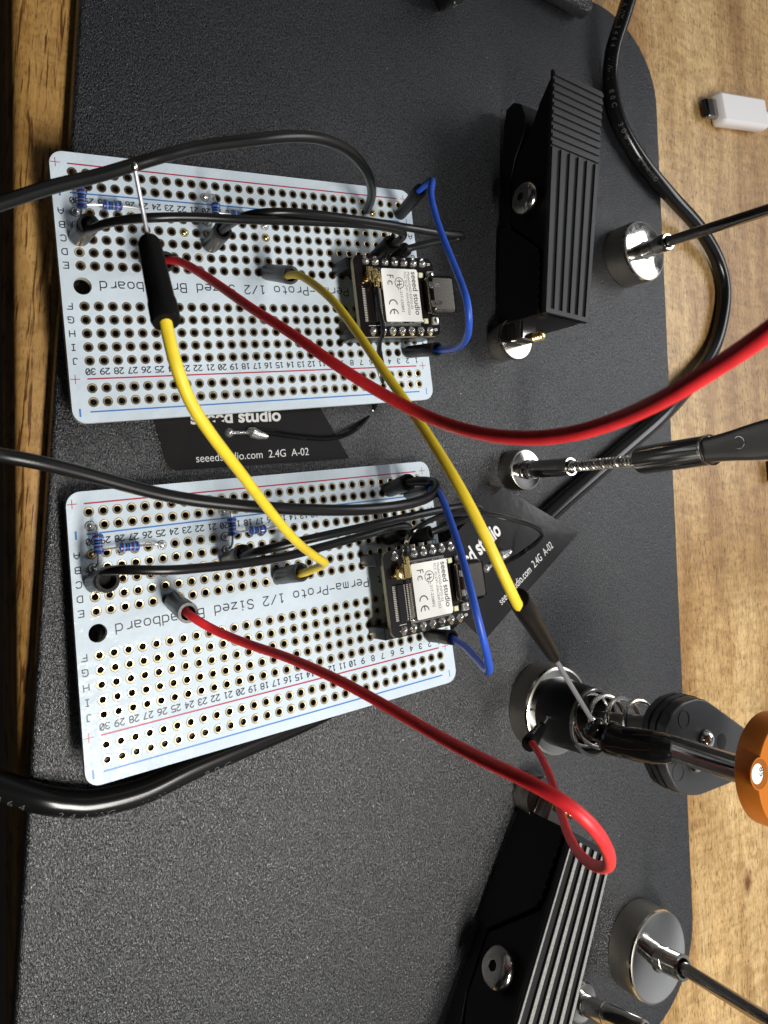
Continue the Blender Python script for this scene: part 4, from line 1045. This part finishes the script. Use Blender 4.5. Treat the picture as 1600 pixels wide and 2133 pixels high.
# ------------------------------------------------------------------ ribbed clamps
def clamp():
    sx, wx = Vector((0.039, 0.999, 0)).normalized(), Vector((0.999, -0.039, 0)).normalized()
    # local axes: x along the clamp, y away from the viewer, z up
    o = Vector((69.3, 3.0, 0))
    t = thing('ribbed_clamp', 'upright black ribbed clamp beside the upper white board', 'clamp', tuple(o), (sx, -wx, Vector((0, 0, 1))), 'ribbed plastic clamps')
    X, Y, Z = Vector((1, 0, 0)), Vector((0, -1, 0)), Vector((0, 0, 1))
    def side(pts, y0, wid, mt, name, wid2=None, parent=None, rnd=0.35):
        w = L(); n = len(pts)
        wid2 = wid if wid2 is None else wid2
        xm = max(p[0] for p in pts)
        def W_(x): return wid + (wid2 - wid) * max(0, min(1, x / 63))
        cx_ = sum(p[0] for p in pts) / n; cz = sum(p[1] for p in pts) / n
        def ring(yf, inset):
            r_ = []
            for p in pts:
                d = Vector((cx_ - p[0], 0, cz - p[1])); d.normalize()
                y = y0 + (W_(p[0]) * yf[0] + yf[1])
                r_.append(Vector((p[0], -y, p[1])) + d * inset)
            return r_
        rings = [ring((0, 0), rnd), ring((0, rnd * .4), rnd * .3), ring((0, rnd), 0), ring((1, -rnd), 0), ring((1, -rnd * .4), rnd * .3), ring((1, 0), rnd)]
        prev = None
        for r_ in rings:
            b = w.add(r_)
            if prev is not None:
                for i in range(n): w.face((prev + i, b + i, b + (i + 1) % n, prev + (i + 1) % n), mt, True)
            else: w.face(range(b, b + n), mt)
            prev = b
        w.face(range(prev + n - 1, prev - 1, -1), mt)
        return w.build(name, parent or t, sharp=.5)
    side([(0, 1.2), (26.5, 1.2), (27.5, 3.6), (17.5, 15.8), (14.5, 16.3), (0, 16.3)], 0, 14.5, PLASTIC, 'lower_jaw')
    side([(27, 1.2), (58, 1.6), (62.5, 2.6), (63, 5.5), (61, 8.5), (57, 10.0), (52, 9.6), (46, 6.2), (40, 4.6), (27, 4.2)], .8, 13.6, PLASTIC, 'lower_handle', 16)
    # the upper lever: cheek and ribbed top
    side([(0, 16.6), (17.3, 16.5), (27.5, 4.6), (41, 4.9), (46.5, 7.2), (50, 10.2), (53.5, 12.8), (58, 15.2), (62, 18.2), (64, 20.0), (64, 20.8), (63, 21.2), (0, 18.4)], 1.0, 13.0, PLASTIC, 'upper_jaw', 17)
    def ztop(x): return 18.5 + 2.8 * x / 63.5
    def yat(x, v): return -(-.15 + (15.0 + (18.2 - 15.0) * x / 63.5) * v)
    w = L()
    for (v0, v1) in ((0, 1),):
        a = [(0, ztop(0)), (64, ztop(64))]
        b = w.add([(0, yat(0, 0), ztop(0)), (64, yat(64, 0), ztop(64)), (64, yat(64, 1), ztop(64)), (0, yat(0, 1), ztop(0)), (0, yat(0, 0), ztop(0) - 1), (64, yat(64, 0), ztop(64) - 1), (64, yat(64, 1), ztop(64) - 1), (0, yat(0, 1), ztop(0) - 1)])
        for f in ((0, 3, 2, 1), (4, 5, 6, 7), (0, 1, 5, 4), (1, 2, 6, 5), (2, 3, 7, 6), (3, 0, 4, 7)): w.face([b + i for i in f], RIBPL)
    def rib(p0, p1, p2, p3, h):
        vs = [Vector(p) for p in (p0, p1, p2, p3)]; c = sum(vs, Vector()) / 4
        tops = [v + (c - v) * .0 + Vector((0, 0, h)) for v in vs]
        b = w.add([v - Vector((0, 0, .1)) for v in vs] + tops)
        for i in range(4): w.face((b + i, b + (i + 1) % 4, b + 4 + (i + 1) % 4, b + 4 + i), RIBPL)
        w.face((b + 4, b + 5, b + 6, b + 7), RIBPL)
    xr = 43.0
    for k in range(6):
        v0 = .005 + k * .183; v1 = v0 + .085
        if k == 0: v1 = .06
        v1 = min(v1, .995)
        rib((1.2, yat(1.2, v0), ztop(1.2)), (xr, yat(xr, v0), ztop(xr)), (xr, yat(xr, v1), ztop(xr)), (1.2, yat(1.2, v1), ztop(1.2)), .55)
    rib((0.1, yat(0, .005), ztop(0)), (1.25, yat(1.2, .005), ztop(1.2)), (1.25, yat(1.2, .995), ztop(1.2)), (0.1, yat(0, .995), ztop(0)), .55)
    for k in range(10):
        x0 = xr + .6 + k * 2.06; x1 = x0 + 1.0
        rib((x0, yat(x0, .005), ztop(x0)), (x1, yat(x1, .005), ztop(x1)), (x1, yat(x1, .995), ztop(x1)), (x0, yat(x0, .995), ztop(x0)), .45)
    w.build('ribbed_pad', t)
    w = L()
    for k in range(6):
        v0 = .005 + k * .183; v1 = min(v0 + .085, .995) if k else .06
        w.poly([(1.3, yat(1.3, v0 + .012), ztop(1.3) + .56), (xr - .3, yat(xr - .3, v0 + .012), ztop(xr - .3) + .56), (xr - .3, yat(xr - .3, v1 - .012), ztop(xr - .3) + .56), (1.3, yat(1.3, v1 - .012), ztop(1.3) + .56)][::-1], RIBPL)
    w.build('rib_face', t)
    # pivot bolt: domed head with a hexagonal recess
    bc = Vector((32.0, -.2, 12.2))
    w = L(); w.lathe(bc + Vector((0, -.6, 0)), (0, 1, 0), [(0, 3.0), (1.2, 3.0), (1.25, 4.3), (2.0, 4.35), (2.7, 4.0), (3.3, 3.1), (3.45, 2.2), (3.45, 1.25), (2.9, 1.2)], CHROME, 40, mts=[STEEL] * 8 + [HOLE]); bolt = w.build('pivot_bolt', t)
    w = L()
    pts = [Vector((bc.x + 1.45 * math.cos(a), bc.y + 2.87, bc.z + 1.45 * math.sin(a))) for a in [k * math.pi / 3 for k in range(6)]]
    pi_ = [Vector((bc.x + 1.2 * math.cos(a), bc.y + 2.87, bc.z + 1.2 * math.sin(a))) for a in [k * math.pi / 3 for k in range(6)]]
    pd = [p - Vector((0, 1.0, 0)) + Vector((0, 0, 0)) for p in pi_]
    b = w.add(pts + pi_ + pd)
    for i in range(6):
        j = (i + 1) % 6
        w.face((b + i, b + j, b + 6 + j, b + 6 + i), CHROME); w.face((b + 6 + i, b + 6 + j, b + 12 + j, b + 12 + i), GOLD2)
    w.build('hex_recess', bolt)
    for k in range(7):
        w = L(); w.box((1.5 + k * 2.3, .1, 16.35), (.9, .5, .55), GLOSSPL, bev=.12); w.build('tooth', t)
    # magnet foot, flange, bracket and screw under the jaw end
    mc = Vector((-3.6, -2.6, 0))
    w = L(); w.lathe(mc, (0, 0, 1), [(0, 5.0), (.2, 5.1), (4.2, 5.1), (4.6, 4.9)], NICKEL, 40); w.build('magnet', t)
    w = L(); w.lathe(mc + Vector((0, 0, 4.6)), (0, 0, 1), [(0, 5.4), (.25, 5.6), (1.0, 5.6), (1.25, 5.4)], DARKCHROME, 40); w.build('flange', t)
    w = L(); w.box(mc + Vector((1.6, -.2, 8.0)), (6.2, 5.4, 4.6), DARKCHROME, bev=.8); w.build('bracket', t)
    w = L(); pr = []
    for k in range(10): pr += [(k * .34, 1.05), (k * .34 + .17, 1.3)]
    pr += [(3.5, 1.05), (3.7, .7)]
    w.lathe(mc + Vector((-.1, -2.2, 9.6)), (0, 0, 1), pr, GOLD2, 20); w.build('screw', t)
    return t
cl1 = clamp()
s2 = Vector((-.515, -.857, 0)).normalized(); w2 = Vector((.857, -.515, 0)).normalized()
# mirrored use of the same clamp: turned about so that its ribs face the same side
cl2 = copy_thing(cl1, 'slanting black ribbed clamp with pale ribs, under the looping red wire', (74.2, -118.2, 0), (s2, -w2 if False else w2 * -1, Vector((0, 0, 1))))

PALE = mat('painted_rib_sheen', (0.20, 0.20, 0.19), 0.5, bump=(30, .6, .01), var=(22, (0.32, 0.32, 0.30)))  # reflection on this clamp's ribs, put into their colour as pale grey
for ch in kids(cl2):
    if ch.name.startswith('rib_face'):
        ch.material_slots[0].link = 'OBJECT'; ch.material_slots[0].material = PALE; ch['label'] = 'pale grey rib faces with the sheen painted in'
# ------------------------------------------------------------------ things at the picture's edges
# white plug lying on the desk
pc0 = at(1468, 225, -3.4); pc1 = at(1610, 246, -3.4); pdx = (pc1 - pc0).normalized(); pdy = Vector((0, 0, 1)).cross(pdx)
t = thing('usb_plug', 'white usb plug with a dark metal tip on the wooden desk', 'usb plug', (pc0.x, pc0.y, DZ))
w = M(); w.box(pc0 + pdx * 3.3, (6.6, 7.6, 2.5), DARKCHROME, (pdx, pdy, Vector((0, 0, 1))), bev=1.05); w.build('metal_tip', t)
w = M(); w.box(pc0 + pdx * 0.02, (.05, 6.4, 1.5), HOLE, (pdx, pdy, Vector((0, 0, 1)))); w.build('tip_opening', t)
w = M(); w.box(pc0 + pdx * 21.5 + Vector((0, 0, .3)), (31.0, 12.2, 5.6), WHITEPL, (pdx, pdy, Vector((0, 0, 1))), bev=1.9); w.build('housing', t)
w = M(); w.tube([pc0 + pdx * 36, pc0 + pdx * 70], 2.0, WHITEPL, 16); w.build('cord', t)
# grained connector block at the top edge
zc = 6.5
k0, k1, k2 = at(1240, 34, zc), at(1178, -2, zc), at(1292, -8, zc)
u1, u2 = (k1 - k0).normalized(), (k2 - k0).normalized()
t = thing('connector_block', 'black grained plastic block at the top edge beside the thick cable', 'connector block', (k0.x, k0.y, 0))
ux = (u1 - u2).normalized(); uy = Vector((0, 0, 1)).cross(ux)
if uy.y < 0: uy = -uy; ux = -ux
ang_c = k0 
vx = u1; vy = Vector((0, 0, 1)).cross(vx)
if vy.dot(u2) < 0: vy = -vy
w = M(); cc_ = k0 + vx * 14 + vy * 8.5
w.box((cc_.x, cc_.y, zc / 2 + .3), (28, 15, zc - .6), LEATHER, (vx, vy, Vector((0, 0, 1))), bev=2.2); w.build('housing', t)
w = M(); w.box((cc_.x, cc_.y, zc - .1), (23.5, 12.5, .5), mat('grained_top', (.04, .04, .04), .26, bump=(12, 1.0, .06)), (vx, vy, Vector((0, 0, 1))), bev=.2); w.build('grained_panel', t)
q0 = at(937, 24, 2)
t = thing('stand_foot', 'dark stand foot on the plate, just showing at the top edge', 'stand foot', (q0.x, q0.y, 0))
w = M(); fx = Vector((.80, .6, 0)); fy = Vector((-.6, .80, 0)); c = q0 + fx * 3 + fy * 6.5
w.box((c.x, c.y, 4.5), (9.5, 11, 9), PLASTIC, (fx, fy, Vector((0, 0, 1))), bev=1.2); w.build('housing', t)
w = M(); w.lathe((q0.x + .2, q0.y + 1.0, 4), (-.5, -.6, .4), [(0, .7), (1.2, .7), (1.5, .3)], CHROME, 12); w.build('bolt', t)
q0 = at(1594, 960, DZ); q1 = at(1597, 1004, DZ)
w = M(); dn = (q1 - q0).normalized(); dr = Vector((0, 0, 1)).cross(dn); dr = dr if dr.x > 0 else -dr; ln = (q1 - q0).length
c = (q0 + q1) / 2 + dr * 8
w.box((c.x, c.y, DZ + 2.7), (16, ln, 5.2), PLASTIC, (dr, dn, Vector((0, 0, 1))), bev=.6)
o = w.build('rubber_block'); o['label'] = 'small matt black block on the desk below the metal grip'; o['category'] = 'block'

# crumbs of dust lying on the plate
DUST = mat('dust', (0.6, 0.6, 0.57), 0.8)
random.seed(11)
for px, py in ((262, 2090), (640, 1995), (1228, 1068), (1262, 860), (1015, 120), (905, 640), (560, 1800), (780, 1920), (1290, 1740), (960, 820)):
    c = at(px, py, 0.12); w = M(); r = .10 + random.random() * .12
    w.lathe(c - Vector((0, 0, .14)), (random.uniform(-.4, .4), random.uniform(-.4, .4), 1), [(0, r * .6), (r * .6, r), (r * 1.3, r * .7), (r * 1.6, r * .2)], DUST, 7)
    o = w.build('dust_speck'); o['label'] = 'tiny pale dust speck lying on the black work plate'; o['category'] = 'dust speck'; o['group'] = 'dust specks on the work plate'
